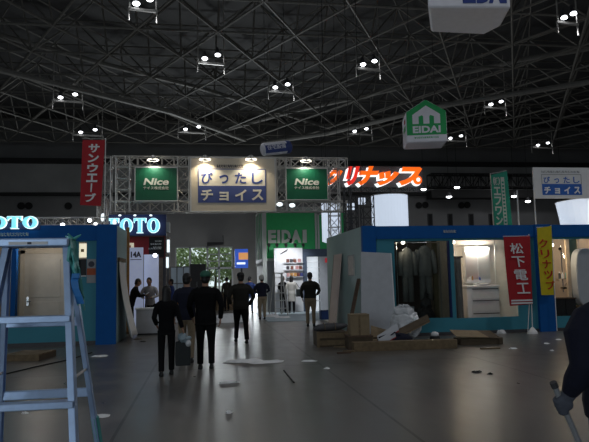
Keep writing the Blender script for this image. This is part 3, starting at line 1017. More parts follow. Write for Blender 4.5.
def lit_panel(pa, pb, ya, y, label, m, text_=None, group=None):
    x0, x1 = onY(pa, 280, y).x, onY(pb, 280, y).x
    zt = onY((pa + pb) / 2, ya, y).z
    t = thing('partition_panel', label, 'panel', ((x0 + x1) / 2, y, 0), 0, group)
    w = (x1 - x0) / 2
    MB().box((-w, 0, 0.03), (w, 0.05, zt)).build('board', m, t)
    MB().box((-w, -0.03, 0), (w, 0.08, 0.03)).build('foot', M['grey'], t)
    MB().box((-w - 0.02, -0.01, 0.03), (-w, 0.06, zt)).build('edge_profile', M['grey'], t)
    if text_:
        text('lettering', text_, M['lettdark'], t, -w * 0.7, zt - 0.32, w * 0.75, zt - 0.13, -0.001, 0.04)
        MB().box((-w * 0.75, -0.006, zt - 0.4), (w * 0.8, 0, zt - 0.38)).build('rule_line', M['lettdark'], t)
    return t
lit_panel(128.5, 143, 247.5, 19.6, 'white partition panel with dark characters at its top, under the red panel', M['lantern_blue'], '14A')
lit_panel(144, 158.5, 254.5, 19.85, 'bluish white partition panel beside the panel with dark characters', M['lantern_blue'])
t = thing('wooden_batten', 'upright orange wooden batten at the edge of the white partition panel', 'batten', onZ(127.3, 334))
MB().box((-0.05, -0.02, 0), (0.05, 0.03, 3.2)).build('batten_body', M['orangewood'], t)
MB().box((-0.06, -0.03, 0), (0.06, 0.04, 0.06)).build('foot', M['wood'], t)
for px, py, y, h, lab in ((168.3, 246, 23.5, 0.24, 'upright lit tube lamp left of the far glazing, upper of two'), (167.3, 262.5, 23.5, 0.2, 'upright lit tube lamp left of the far glazing, lower of two')):
    c = onY(px, py, y)
    t = thing('tube_lamp', lab, 'lamp', c)
    MB().tube([(0, 0, -h), (0, 0, h)], 0.05, 8).build('tube', M['glow_white'], t)
    MB().box((-0.06, 0.04, -h - 0.05), (0.06, 0.1, h + 0.05)).build('housing', M['grey'], t)
    MB().box((-0.03, 0.1, -c.z), (0.03, 0.16, h + 0.05)).build('stand', M['grey'], t)
c = onY(155, 255.5, 19.7)
t = thing('clip_lamp', 'bright round clip lamp at the top of the bluish partition panel', 'lamp', c)
MB().ell((0, 0, 0), (0.065, 0.05, 0.065), 12, 8).build('bulb', M['coolbulb'], t, smooth=True)
MB().tube([(0, 0.04, 0), (0, 0.3, 0.02)], [0.08, 0.03], 8).build('lamp_shade', M['grey'], t)
MB().tube([(0, 0.3, 0.02), (0, 0.36, -c.z)], 0.02, 6).build('stand', M['grey'], t)
# grey-brown column the lamps hang on
c0, c1 = onY(158.8, 280, 23.8), onY(169.5, 280, 23.8)
t = thing('booth_column', 'grey brown square column between the partition panels and the far glazing', 'column', ((c0.x + c1.x) / 2, 24.0, 0))
w = (c1.x - c0.x) / 2
MB().box((-w, -0.15, 0.06), (w, 0.3, onY(164, 237, 23.8).z)).build('shaft', mat('column_cloth', (0.38, 0.32, 0.26), 0.8, var=0.2), t)
MB().box((-w - 0.04, -0.2, 0), (w + 0.04, 0.35, 0.06)).build('base', M['darkgrey'], t)

# white counter in front of the side aisle
cA, cB = onZ(136, 335.5), onZ(164, 335.5)
t = thing('reception_counter', 'low white counter in front of the partition panels, left of the dark haired woman', 'counter', (cA.x, cA.y, 0))
w = cB.x - cA.x
cz = onY(150, 308, cA.y).z
MB().box((0, 0, 0.05), (w, 0.5, cz - 0.04)).build('counter_body', M['greywhite'], t)
MB().box((-0.03, -0.03, cz - 0.04), (w + 0.03, 0.53, cz)).build('countertop', M['white'], t)
MB().box((0.03, 0.03, 0), (w - 0.03, 0.47, 0.05)).build('plinth', M['darkgrey'], t)

# glass-doored white cabinets and clutter in the background between the walkers
def cabinet(pa, pb, ya, y, label, m, rows=2):
    x0, x1 = onY(pa, 290, y).x, onY(pb, 290, y).x
    zt = onY((pa + pb) / 2, ya, y).z
    t = thing('display_cabinet', label, 'cabinet', ((x0 + x1) / 2, y, 0))
    w = (x1 - x0) / 2
    MB().box((-w, 0.02, 0), (w, 0.5, zt)).build('carcass', m, t)
    for k in range(2):
        a = -w + k * w
        d = MB().box((a + 0.02, 0, 0.1), (a + w - 0.02, 0.02, zt - 0.05)).build('door', m, t)
        MB().box((a + w * 0.85, -0.03, zt * 0.45), (a + w * 0.9, 0, zt * 0.6)).build('handle', M['chrome'], d)
    MB().box((-w, -0.015, zt * 0.62), (w, 0.0, zt * 0.64)).build('rail', M['darkgrey'], t)
def translucent_mat():
    m = bpy.data.materials.new('frosted_sheet')
    m.use_nodes = True
    nt = m.node_tree
    nt.nodes.clear()
    out = nt.nodes.new('ShaderNodeOutputMaterial')
    mix = nt.nodes.new('ShaderNodeMixShader')
    mix.inputs[0].default_value = 0.6
    a = nt.nodes.new('ShaderNodeBsdfDiffuse')
    a.inputs[0].default_value = (0.7, 0.78, 0.85, 1)
    b2 = nt.nodes.new('ShaderNodeBsdfTranslucent')
    b2.inputs[0].default_value = (0.8, 0.88, 0.95, 1)
    nt.links.new(a.outputs[0], mix.inputs[1])
    nt.links.new(b2.outputs[0], mix.inputs[2])
    nt.links.new(mix.outputs[0], out.inputs[0])
    return m
M['frosted'] = translucent_mat()
fx0, fx1 = onY(170.5, 290, 27).x, onY(190, 290, 27).x
fz = onY(180, 267, 27).z
t = thing('frosted_screen', 'pale blue white frosted screen in a dark grid frame below the left glazing pane', 'screen', ((fx0 + fx1) / 2, 27, 0))
w = (fx1 - fx0) / 2
MB().box((-w, 0, 0.02), (w, 0.01, fz)).build('sheet', M['frosted'], t)
gf = MB()
for k in range(4):
    x = -w + 2 * w * k / 3
    gf.box((x - 0.02, -0.02, 0), (x + 0.02, 0.03, fz + 0.02))
for z in (0.02, fz * 0.33, fz * 0.66, fz):
    gf.box((-w, -0.02, z - 0.02), (w, 0.03, z + 0.02))
gf.build('frame', M['grey'], t)
t = thing('orange_carton', 'orange carton on the white counter height stand behind the woman in black', 'carton', (onY(178, 300, 24).x, 24, 0))
MB().box((-0.16, -0.1, 0), (0.16, 0.1, 0.62)).build('stand', M['greywhite'], t)
MB().box((-0.18, -0.12, 0.62), (0.18, 0.12, 0.86)).build('carton_body', mat('orange_print_board', (0.55, 0.2, 0.03), 0.7), t)
cabinet(190, 206, 264, 33, 'dark box-like cabinet in front of the far glazing, above the pair of walkers', M['darkgrey'])
cabinet(212, 234, 292, 30, 'low wooden cabinet in front of the far glazing, right of the green cap', M['wood'])
# blue and orange screen
sy = 32
t = thing('display_screen', 'glowing blue and orange screen left of the green booth', 'screen', (0, sy, 0))
x0, x1 = onY(235, 260, sy).x, onY(248, 260, sy).x
zt, zb4 = onY(241, 249, sy).z, onY(241, 268, sy).z
MB().box((x0, 0, zb4), (x1, 0.08, zt)).build('screen_panel', M['screenblue'], t)
MB().box((x0 + 0.2, -0.01, zb4 + 0.45), (x1, 0, zt - 0.2)).build('orange_picture', M['screenorange'], t)
MB().box((x0 + 0.1, -0.012, zb4 + 0.2), (x1 - 0.15, 0, zb4 + 0.3)).build('lit_line', M['glow_white'], t)
MB().box(((x0 + x1) / 2 - 0.05, 0.08, 0), ((x0 + x1) / 2 + 0.05, 0.18, zt)).build('stand', M['darkgrey'], t)

# ------------------------------------------------------------------ the green booth behind the gantry
EY = 27.5
ex = lambda px, y=EY: onY(px, 240, y).x
ez = lambda px, py, y=EY: onY(px, py, y).z
t = thing('green_booth', 'green booth with big grey letters and grey frame behind the gantry', 'booth', (0, EY, 0))
gz0, gz1 = ez(300, 258), ez(300, 209)
gx0, gx1 = ex(263), ex(346)
mb = MB()
mb.box((gx0, 0, gz0), (gx1, 0.1, gz1))
mb.build('front_sign', M['eidgreen'], t)
sd = MB()
sd.box((gx0, 0.1, gz0), (gx0 + 0.1, 3.6, gz1))
sd.build('side_sign', M['eidgreen'], t)
fr = MB()
fr.box((gx0 - 0.04, -0.05, 0), (gx0 + 0.16, 0.1, gz1 + 0.1))
fr.box((gx0, -0.04, gz0 - 0.12), (gx1, 0.1, gz0))
fr.box((gx0, -0.04, gz1 - 0.05), (gx1, 0.1, gz1 + 0.1))
for px in (316, 318.5):
    fr.box((ex(px) - 0.04, -0.05, gz0), (ex(px) + 0.05, 0.02, gz1 - 0.2))
fr.box((ex(316), -0.05, gz1 - 0.28), (ex(330), 0.02, gz1 - 0.2))
for y in (0.9, 1.8, 2.7, 3.6):
    fr.box((gx0 - 0.04, y - 0.05, gz0 - 0.3), (gx0 + 0.1, y + 0.05, gz1 + 0.05))
fr.box((gx0 - 0.04, 0, gz0 - 0.14), (gx0 + 0.1, 3.65, gz0))
fr.box((gx0 - 0.04, 0, gz1), (gx0 + 0.1, 3.65, gz1 + 0.1))
fr.build('frame', M['lettgrey'], t)
MB().box((gx0, 0.1, 0), (gx0 + 0.1, 3.6, gz0 - 0.14)).build('side_wall', M['grey'], t)
MB().box((gx0 + 0.15, 0.02, 0), (gx1, 0.1, gz0 - 0.1)).build('lower_wall', M['grey'], t)
for i, (ch, a, bb) in enumerate((('E', 268, 276), ('I', 277.2, 280), ('D', 281.5, 290.5), ('A', 291, 301), ('I', 302.5, 306.5))):
    text('letter', ch, M['lettgrey'], t, ex(a), ez(290, 243), ex(bb), ez(290, 230), -0.01, 0.05, 0.0, 0.08)
for k, px in enumerate((268, 276, 285, 294, 302)):
    c = Vector((ex(px), -0.35, ez(px, 246)))
    hd = MB()
    hd.tube([c + Vector((0, 0.35, -0.25)), c], 0.02, 5)
    hd.tube([c + Vector((0, -0.08, -0.03)), c + Vector((0, 0.06, 0.05))], [0.05, 0.08], 8)
    l = hd.build('sign_lamp', M['darkgrey'], t)
    MB().ell(c + Vector((0, 0.07, 0.06)), (0.05, 0.04, 0.05), 8, 6).build('bulb', M['tube'], l)

DY = EY - 0.7
t = thing('display_wall', 'bright white display wall with small shelves of samples below the big grey letters', 'display wall', (0, DY, 0))
dx = lambda px: onY(px, 280, DY).x
dz = lambda px, py: onY(px, py, DY).z
MB().box((dx(274.5), 0, 0), (dx(303), 0.12, dz(290, 248))).build('white_wall', M['white'], t)
for py, a, bb in ((263, 284, 303), (270, 284, 303), (277, 286, 303)):
    MB().box((dx(a), -0.14, dz(290, py) - 0.02), (dx(bb), 0, dz(290, py) + 0.02)).build('shelf', M['greywhite'], t)
MB().tube([(dx(281), -0.04, dz(281, 254)), (dx(287), -0.35, dz(287, 250))], 0.02, 6).build('lamp_arm', M['darkgrey'], t)
mt_s = [mat('sample_brown', (0.16, 0.05, 0.03), 0.5), mat('sample_dark', (0.03, 0.025, 0.03), 0.5), mat('sample_ochre', (0.5, 0.26, 0.08), 0.5), mat('sample_pink', (0.5, 0.25, 0.24), 0.5), mat('sample_blue', (0.05, 0.06, 0.2), 0.5)]
k = 0
for py, row in ((263, ((288, 0), (291.5, 1), (295, 0), (299.5, 3))), (270, ((288, 1), (292, 0), (297, 3), (300.5, 0))), (277, ((288, 3), (291.5, 2), (295, 2), (298.2, 0), (301.4, 4)))):
    for px, mi in row:
        side = 'left' if px < 293 else 'right'
        c = Vector((dx(px), DY - 0.075, dz(290, py) + 0.022))
        tag(MB().box((-0.065, -0.05, 0), (0.065, 0.05, 0.16)).build('flooring_sample', mt_s[mi], None, bevel=0.01), 'small coloured sample block on a shelf of the white display wall', 'sample', 'sample blocks on the white display wall').location = c
d = bpy.data.lights.new('display_wall_light', 'SPOT')
d.energy = 260
d.color = (0.92, 0.95, 1.0)
d.spot_size = rad(105)
d.spot_blend = 0.7
d.shadow_soft_size = 0.1
o = bpy.data.objects.new('display_wall_light', d)
COL.objects.link(o)
o.location = (dx(287), DY - 1.5, dz(287, 250) + 0.25)
o.rotation_euler = Vector((0, 0.75, -0.75)).to_track_quat('-Z', 'Y').to_euler()
t = thing('wall_washer', 'small black lamp on an arm above the white display wall', 'lamp', o.location + Vector((0, 0, 0.06)))
MB().tube([(0, 0.06, -0.03), (0, -0.08, 0.08)], [0.07, 0.05], 10).build('lamp_head', M['black'], t)
MB().tube([(0, -0.05, 0.06), (0, 1.5, 0.3)], 0.015, 6).build('arm', M['black'], t)

t = thing('shelf_unit', 'brightly lit white shelf unit in a dark blue surround right of the white display wall', 'shelf', (0, DY, 0))
su = MB()
su.box((dx(303), 0, 0), (dx(307.3), 0.5, dz(305, 249)))
su.box((dx(307.3), 0, dz(312, 256.5)), (dx(336), 0.5, dz(312, 249)))
su.build('surround', mat('blue_grey_surround', (0.06, 0.085, 0.13), 0.6), t)
MB().box((dx(307.3), 0.4, 0), (dx(320), 0.45, dz(312, 256.5))).build('lit_back', M['shelflit'], t)
for py in (262, 267.5, 273, 278.5, 284, 289.5, 295, 301):
    MB().box((dx(307.3), 0.05, dz(313, py) - 0.015), (dx(320), 0.4, dz(313, py) + 0.015)).build('shelf_board', M['white'], t)
MB().box((dx(320), 0.0, 0), (dx(336), 0.1, dz(328, 256.5))).build('grey_panel', M['greywhite'], t)
MB().box((dx(325.5), -0.02, dz(330, 262.5)), (dx(336), 0, dz(330, 258))).build('red_nameplate', mat('lit_red_plate', (0.7, 0.05, 0.06), 0.5, emit=(0.8, 0.05, 0.06), es=0.25), t)
cp0, cp1 = onZ(268, 322), onZ(330, 310)
tag(MB().box((cp0.x, cp0.y, 0.0), (dx(325), DY, 0.015)).build('booth_carpet', M['carpet'], None), 'pale blue carpet in front of the white display wall', 'carpet')

# ------------------------------------------------------------------ orange letters behind
CY = 31.0
t = thing('lit_letter_sign', 'large slanted orange lit letters with white edges on a dark beam', 'illuminated sign', (0, CY, 0))
kx = lambda px: onY(px, 176, CY).x
kz = lambda px, py: onY(px, py, CY).z
n = 5
for ch, a, bb, ya, yb, m in (('ク', 325, 342, 167.5, 186, 'glow_orange'), ('リ', 345, 359, 167, 186, 'glow_red'), ('ナ', 357, 378, 166.8, 186, 'glow_orange'),
                             ('ッ', 376, 398.5, 171.5, 186, 'glow_orange'), ('プ', 398, 421, 167.5, 186, 'glow_orange')):
    a0, a1 = kx(a), kx(bb)
    zz0, zz1 = kz(a, yb), kz(a, ya)
    o = text('letter', 'フ' if ch == 'プ' else ch, M[m], t, a0, zz0, a1, zz1, -0.12, 0.06, 0.35, 0.1)
    text('letter_edge', 'フ' if ch == 'プ' else ch, M['glow_white'], o, a0 - 0.13, zz0 - 0.09, a1 - 0.06, zz1 - 0.06, 0.0, 0.06, 0.35, 0.1)
mb = MB()
cc = (kx(416.5), -0.16, kz(417, 180.5))
mb.tube([Vector(cc) + Vector((0, 0.06, 0)), Vector(cc)], 0.25, 18)
o = mb.build('full_stop', M['glow_orange'], t)
mb = MB()
mb.tube([Vector(cc) + Vector((-0.06, 0.12, -0.05)), Vector(cc) + Vector((-0.06, 0.05, -0.05))], 0.28, 18)
mb.build('letter_edge', M['glow_white'], o)
MB().tube([Vector(cc) + Vector((0.03, -0.01, 0.02)), Vector(cc) + Vector((0.03, -0.03, 0.02))], 0.11, 14).build('letter_hole', M['glow_white'], o)
bm_ = truss_mb((kx(326), 0.35, kz(370, 188.5)), (kx(422), 0.35, kz(370, 188.5)), 0.3, 0.3, 16, 0.03, 0.015)
bm_.build('beam', M['darkgrey'], t)
MB().box((kx(325), 0.16, kz(370, 187)), (kx(424), 0.2, kz(370, 166))).build('backing_board', M['darkgrey'], t)
for px in (331, 395):
    MB().box((kx(px) - 0.12, 0.25, 0), (kx(px) + 0.12, 0.45, kz(px, 187))).build('post', M['darkgrey'], t)

# white lit hanging banner beside the gantry leg
hy = 22.3
t = thing('hanging_banner', 'white softly lit hanging banner with a curved lower edge under the right green sign', 'banner', (0, hy, 0))
x0, x1 = onY(322, 225, hy).x, onY(340.5, 225, hy).x
zt, zb5 = onY(331, 202.5, hy).z, onY(331, 243, hy).z
pl = [(x0, zt)] + [(x0 + (x1 - x0) * k / 8, zb5 - 0.07 * math.sin(PI * k / 8) + 0.06 * (1 - k / 8)) for k in range(9)] + [(x1, zt)]
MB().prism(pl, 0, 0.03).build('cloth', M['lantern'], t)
fine_print(t, M['grey'], x0 + 0.2, onY(331, 231.5, hy).z, x1 - 0.12, onY(331, 229.3, hy).z, -0.001, 7)
MB().tube([(x0, 0.015, zt), (x1, 0.015, zt)], 0.02, 6).build('top_rod', M['steel'], t)
for x in (x0 + 0.05, x1 - 0.05):
    MB().tube([(x, 0.015, zt), (x, 0.015, 15.0)], 0.006, 4).build('wire', M['black'], t)

# ------------------------------------------------------------------ the right booth
RBY = 14.9
rx = lambda px, y=RBY: onY(px, 270, y).x
rz_ = lambda px, py, y=RBY: onY(px, py, y).z
RX0, RX1, RH = 4.03, 13.2, 2.87
RFZ = rz_(450, 238.3)
b = thing('exhibition_booth', 'teal exhibition booth with blue fascia and three lit openings behind the debris', 'booth', (0, 0, 0), 0, 'teal exhibition booths')
W = [(rx(395), rx(449), rz_(420, 318.5), rz_(420, 241)), (rx(454.5), rx(517), rz_(485, 317.5), rz_(485, 240)), (rx(552), 13.0, rz_(570, 316), rz_(570, 239))]
fp = MB()
cuts = [RX0]
for w0, w1, a, c in W:
    fp.box((cuts[-1], RBY, 0), (w0, RBY + 0.06, RFZ))
    fp.box((w0, RBY, 0), (w1, RBY + 0.06, a))
    fp.box((w0, RBY, c), (w1, RBY + 0.06, RFZ))
    cuts.append(w1)
fp.box((cuts[-1], RBY, 0), (RX1, RBY + 0.06, RFZ))
fp.build('front_panel', M['teal'], b)
MB().box((RX0, RBY - 0.05, RFZ), (RX1, RBY + 0.06, RH)).build('fascia', M['blue'], b)
MB().box((RX0 - 0.02, RBY - 0.09, 0), (rx(376), RBY + 0.06, RH + 0.01)).build('corner_post', M['blue'], b)
MB().box((rx(535.5), RBY - 0.09, 0), (rx(551), RBY + 0.06, RH + 0.01)).build('middle_post', M['blue'], b)
MB().box((RX0, RBY + 0.06, 0), (RX0 + 0.06, RBY + 4.6, RH)).build('side_panel', M['pale_teal'], b)
MB().box((rx(376), RBY - 0.03, 0), (RX1, RBY, 0.08)).build('plinth', M['darkgrey'], b)
fine_print(b, M['lettgrey'], rx(444), rz_(450, 232.8), rx(457), rz_(450, 230.2), RBY - 0.07, 5)
# rooms behind the openings
p1, p2 = rx(452), rx(540)
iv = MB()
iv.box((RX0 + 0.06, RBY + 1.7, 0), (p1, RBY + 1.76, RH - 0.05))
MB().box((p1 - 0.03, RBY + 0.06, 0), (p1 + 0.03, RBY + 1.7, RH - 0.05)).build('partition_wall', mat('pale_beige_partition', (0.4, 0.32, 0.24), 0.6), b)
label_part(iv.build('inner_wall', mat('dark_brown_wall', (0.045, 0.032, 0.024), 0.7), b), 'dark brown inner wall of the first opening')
iw = MB()
iw.box((p1 + 0.03, RBY + 1.3, 0), (p2, RBY + 1.36, RH - 0.05))
iw.box((p2 - 0.03, RBY + 0.06, 0), (p2 + 0.03, RBY + 1.8, RH - 0.05))
label_part(iw.build('inner_wall', mat('cream_inner_wall', (0.7, 0.66, 0.58), 0.6, var=0.04), b), 'cream inner wall of the vanity opening')
iz = MB()
iz.box((p2 + 0.03, RBY + 1.5, 0), (RX1, RBY + 1.56, RH - 0.05))
label_part(iz.build('inner_wall', mat('pink_beige_wall', (0.52, 0.4, 0.3), 0.6, var=0.05), b), 'pinkish beige inner wall of the last opening')
MB().box((RX0 + 0.06, RBY + 0.06, 0), (RX1, RBY + 1.7, 0.06)).build('booth_floor', M['wood'], b)
MB().box((rx(448.8), RBY - 0.02, W[0][2]), (rx(450.3), RBY + 0.08, W[0][3])).build('window_trim', M['navy'], b)
y = RBY + 0.9
MB().box((rx(433, y), 0.9 + RBY, 0.06), (rx(438, y), RBY + 0.95, 2.6)).build('corner_strip', mat('olive_strip', (0.1, 0.08, 0.035), 0.6), b)
booth_lamp(Vector((rx(404, RBY + 0.35), RBY + 0.35, rz_(404, 242.5, RBY + 0.35))), 1.6, (1.0, 0.86, 0.66), 'bright round lamp at the upper left of the first opening', 0.055)

# hanging grey workwear in the first opening
def workwear(pa, pb, ya, yb, y, label, lean=0.0):
    x0, x1 = rx(pa, y), rx(pb, y)
    cx, hw = (x0 + x1) / 2, (x1 - x0) / 2
    zt, zb_ = rz_((pa + pb) / 2, ya, y), rz_((pa + pb) / 2, yb, y)
    t = thing('hanging_workwear', label, 'workwear', (cx, y, zb_), 0, 'grey workwear hanging in the first opening')
    h = zt - zb_
    def ring(z, w, dd, ox=0.0, n=18):
        return [Vector((ox + w * math.cos(2 * PI * k / n), dd * math.sin(2 * PI * k / n) * (1 + 0.25 * math.cos(7 * 2 * PI * k / n)), z)) for k in range(n)]
    jk = MB()
    jk.loft([ring(h * 0.42, hw * 0.62, 0.11), ring(h * 0.55, hw * 0.66, 0.12), ring(h * 0.75, hw * 0.6, 0.12), ring(h * 0.88, hw * 0.66, 0.1), ring(h * 0.93, hw * 0.42, 0.07), ring(h * 0.97, hw * 0.2, 0.05)])
    for s in (-1, 1):
        jk.tube([(s * hw * 0.62, 0, h * 0.89), (s * hw * 0.82, -0.03, h * 0.7), (s * hw * 0.88, -0.05, h * 0.47)], [0.075, 0.075, 0.06], 10)
    jk.build('jacket', M['coverall'], t, smooth=True)
    tr = MB()
    for s in (-1, 1):
        tr.tube([(s * hw * 0.24, 0.01, h * 0.46), (s * hw * 0.3, 0, h * 0.2), (s * hw * 0.34, 0, 0.0)], [0.1, 0.085, 0.08], 10)
    label_part(tr.build('trousers', mat('dark_grey_workwear', (0.12, 0.12, 0.11), 0.85, var=0.15, bump=0.4), t, smooth=True), 'dark grey trousers')
    hg = MB()
    hg.tube([(-hw * 0.55, 0, h * 0.92), (0, 0, h * 0.985), (hw * 0.55, 0, h * 0.92)], 0.012, 6)
    hg.tube([(0, 0, h * 0.985), (0.02, 0, h * 1.03), (0, 0, h * 1.06)], 0.008, 6)
    hg.build('hanger', M['chrome'], t)
    return zt + 0.06 * h
y = RBY + 0.55
zt = workwear(399, 416, 246, 302, y, 'grey work jacket and trousers hanging under the bright lamp, left of the other set')
workwear(414.5, 436, 244, 300, y + 0.12, 'grey work jacket and trousers hanging right of the other set')
t = thing('garment_rail', 'horizontal garment rail holding the grey workwear', 'rail')
MB().tube([(rx(396, y), y + 0.02, zt + 0.0), (rx(446, y), y + 0.14, zt + 0.0)], 0.015, 8).build('rail', M['chrome'], t)
for x in (rx(397.5, y), rx(442, y)):
    MB().tube([(x, y + 0.02 if x < rx(410) else y + 0.13, zt), (x, y + 0.02 if x < rx(410) else y + 0.13, 0.06)], 0.012, 6).build('upright', M['chrome'], t)
# black bin bag and grey board at the foot of the first opening
t = thing('black_bag', 'black plastic bag heaped below the hanging workwear', 'bag', (rx(424, RBY + 0.3), RBY + 0.4, 0.06))
mb = MB()
mb.ell((0, 0, 0.35), (0.3, 0.22, 0.36), 14, 9)
mb.ell((0.05, -0.02, 0.72), (0.16, 0.13, 0.2), 12, 8)
for v in mb.v:
    v += Vector((random.uniform(-.02, .02), random.uniform(-.02, .02), random.uniform(-.02, .02)))
mb.build('bag_body', M['black'], t, smooth=False)
MB().tube([(0.05, 0, 0.88), (0.05, 0, 0.95), (0.08, 0, 1.02)], [0.05, 0.03, 0.07], 8).build('tied_neck', M['black'], t)
t = thing('grey_board', 'low grey board standing inside the first opening on its left', 'board', (0, RBY + 0.12, 0.06))
MB().box((rx(395.5, RBY + 0.1), 0, 0), (rx(413, RBY + 0.1), 0.03, rz_(404, 306.5, RBY + 0.1) - 0.06)).build('board', M['greywhite'], t)
MB().box((rx(395.5, RBY + 0.1), -0.01, rz_(404, 306.5, RBY + 0.1) - 0.08), (rx(413, RBY + 0.1), 0.04, rz_(404, 306.5, RBY + 0.1) - 0.06)).build('top_edge', M['grey'], t)
# glass of the openings
t = thing('glass_pane', 'clear glass pane closing the first opening before the grey workwear', 'glass pane', (0, RBY + 0.03, 0))
MB().box((W[0][0], 0, W[0][2]), (W[0][1], 0.008, W[0][3])).build('pane', M['glass'], t)

# vanity in the second opening
y = RBY + 1.0
t = thing('vanity_cabinet', 'white washstand cabinet with drawers in the second lit opening', 'vanity', (0, y, 0.06))
va, vb = rx(466, y), rx(498, y)
ct = rz_(482, 286, y)
MB().box((va, 0.02, 0), (vb, 0.3, ct - 0.1)).build('carcass', M['white'], t)
dzs = [0.06, (ct - 0.1) * 0.38, (ct - 0.1) * 0.7, ct - 0.11]
for a, c in zip(dzs, dzs[1:]):
    d_ = MB().box((va + 0.14, 0, a + 0.015), (vb - 0.01, 0.02, c - 0.015)).build('drawer', M['white'], t, bevel=0.004)
    MB().box((va + 0.16, -0.025, c - 0.045), (vb - 0.03, 0, c - 0.02)).build('handle', M['darkgrey'], d_)
MB().box((va + 0.01, 0, 0.06), (va + 0.12, 0.02, ct - 0.12)).build('door', M['white'], t, bevel=0.004)
MB().box((va - 0.02, -0.03, ct - 0.1), (vb + 0.02, 0.3, ct - 0.04)).build('countertop', M['lettwhite'], t, bevel=0.01)
mb = MB()
mb.loft([[Vector(((va + vb) / 2 + 0.25 * s * math.cos(a), 0.1 + 0.14 * s * math.sin(a), ct - 0.05 + z)) for a in [2 * PI * k / 16 for k in range(16)]] for s, z in ((0.8, 0), (1, 0.05), (0.92, 0.055), (0.6, 0.0))])
mb.build('basin', M['lettwhite'], t, smooth=True)
MB().tube([((va + vb) / 2, 0.25, ct - 0.05), ((va + vb) / 2, 0.25, ct + 0.12), ((va + vb) / 2, 0.14, ct + 0.13), ((va + vb) / 2, 0.12, ct + 0.08)], 0.014, 8).build('tap', M['chrome'], t)
my = y + 0.14
t = thing('mirror_cabinet', 'mirror cabinet with a lit tube along its top above the washstand', 'mirror', (0, my, 0))
ma, mb_ = rx(465.5, my), rx(490.5, my)
m0, m1 = rz_(478, 283, my), rz_(478, 246.5, my)
MB().box((ma, 0.02, m0), (mb_, 0.16, m1)).build('cabinet_body', M['white'], t)
for k in range(2):
    w = (mb_ - ma) / 2
    MB().box((ma + k * w + 0.012, 0, m0 + 0.12), (ma + (k + 1) * w - 0.012, 0.02, m1 - 0.14)).build('mirror_door', M['mirror'], t)
MB().tube([(ma + 0.03, -0.02, m1 - 0.06), (mb_ - 0.03, -0.02, m1 - 0.06)], 0.035, 10).build('lit_tube', M['tube'], t)
MB().box((ma, -0.03, m0 + 0.06), (mb_, 0.02, m0 + 0.08)).build('shelf', M['white'], t)
for k, (o_, col, hgt) in enumerate(((0.12, 'lettwhite', 0.1), (0.2, 'orangewood', 0.13), (0.42, 'lettblue', 0.09))):
    tag(MB().tube([(ma + o_, my - 0.005, m0 + 0.08), (ma + o_, my - 0.005, m0 + 0.08 + hgt * 0.7), (ma + o_, my - 0.005, m0 + 0.08 + hgt)], [0.022, 0.022, 0.01], 8).build('toiletry_bottle', M[col], None), ('small white bottle on the mirror shelf', 'small orange brown bottle on the mirror shelf', 'small blue bottle on the mirror shelf')[k], 'bottle', 'bottles on the mirror shelf')
d = bpy.data.lights.new('mirror_tube_light', 'AREA')
d.shape = 'RECTANGLE'
d.size, d.size_y = 0.6, 0.06
d.energy = 20
d.color = (1.0, 0.93, 0.8)
o = bpy.data.objects.new('mirror_tube_light', d)
COL.objects.link(o)
o.parent = t
o.location = ((ma + mb_) / 2, -0.09, m1 - 0.06)
o.rotation_euler = (rad(60), 0, 0)
y = RBY + 0.3
t = thing('hanging_cloth', 'grey folded cloth hanging at the left edge of the vanity opening', 'cloth', (rx(457.5, y), y, 0.06))
def fold_sheet(w, h, folds, amp, n=25, m=8, taper=0.8):
    mb = MB()
    rows = []
    for i in range(m + 1):
        u = i / m
        rows.append([Vector(((k / n - 0.5) * w * (taper + (1 - taper) * u), amp * math.sin(k / n * folds * 2 * PI + u) * (0.4 + 0.6 * u), h * (1 - u))) for k in range(n + 1)])
    back = [[p + Vector((0, 0.012, 0)) for p in r] for r in rows]
    vs = [p for r in rows for p in r] + [p for r in back for p in r]
    N = (n + 1) * (m + 1)
    q = lambda i, k: i * (n + 1) + k
    fs = []
    for i in range(m):
        for k in range(n):
            fs.append((q(i, k), q(i + 1, k), q(i + 1, k + 1), q(i, k + 1)))
            fs.append((N + q(i, k), N + q(i, k + 1), N + q(i + 1, k + 1), N + q(i + 1, k)))
    for i in range(m):
        fs.append((q(i, 0), N + q(i, 0), N + q(i + 1, 0), q(i + 1, 0)))
        fs.append((q(i, n), q(i + 1, n), N + q(i + 1, n), N + q(i, n)))
    for k in range(n):
        fs.append((q(0, k), q(0, k + 1), N + q(0, k + 1), N + q(0, k)))
        fs.append((q(m, k), N + q(m, k), N + q(m, k + 1), q(m, k + 1)))
    mb.add(vs, fs)
    return mb
fold_sheet(0.27, rz_(457, 257, y) - 0.06, 4, 0.035).build('cloth', M['coverall'], t, smooth=True)
MB().box((-0.16, -0.02, rz_(457, 257, y) - 0.08), (0.16, 0.03, rz_(457, 257, y) - 0.04)).build('top_clip', M['darkgrey'], t)
booth_lamp(Vector((rx(455, RBY + 0.5), RBY + 0.5, rz_(456, 242, RBY + 0.5))), 15, (1.0, 0.82, 0.58), 'warm ceiling lamp at the upper left corner of the vanity opening', 0.045)

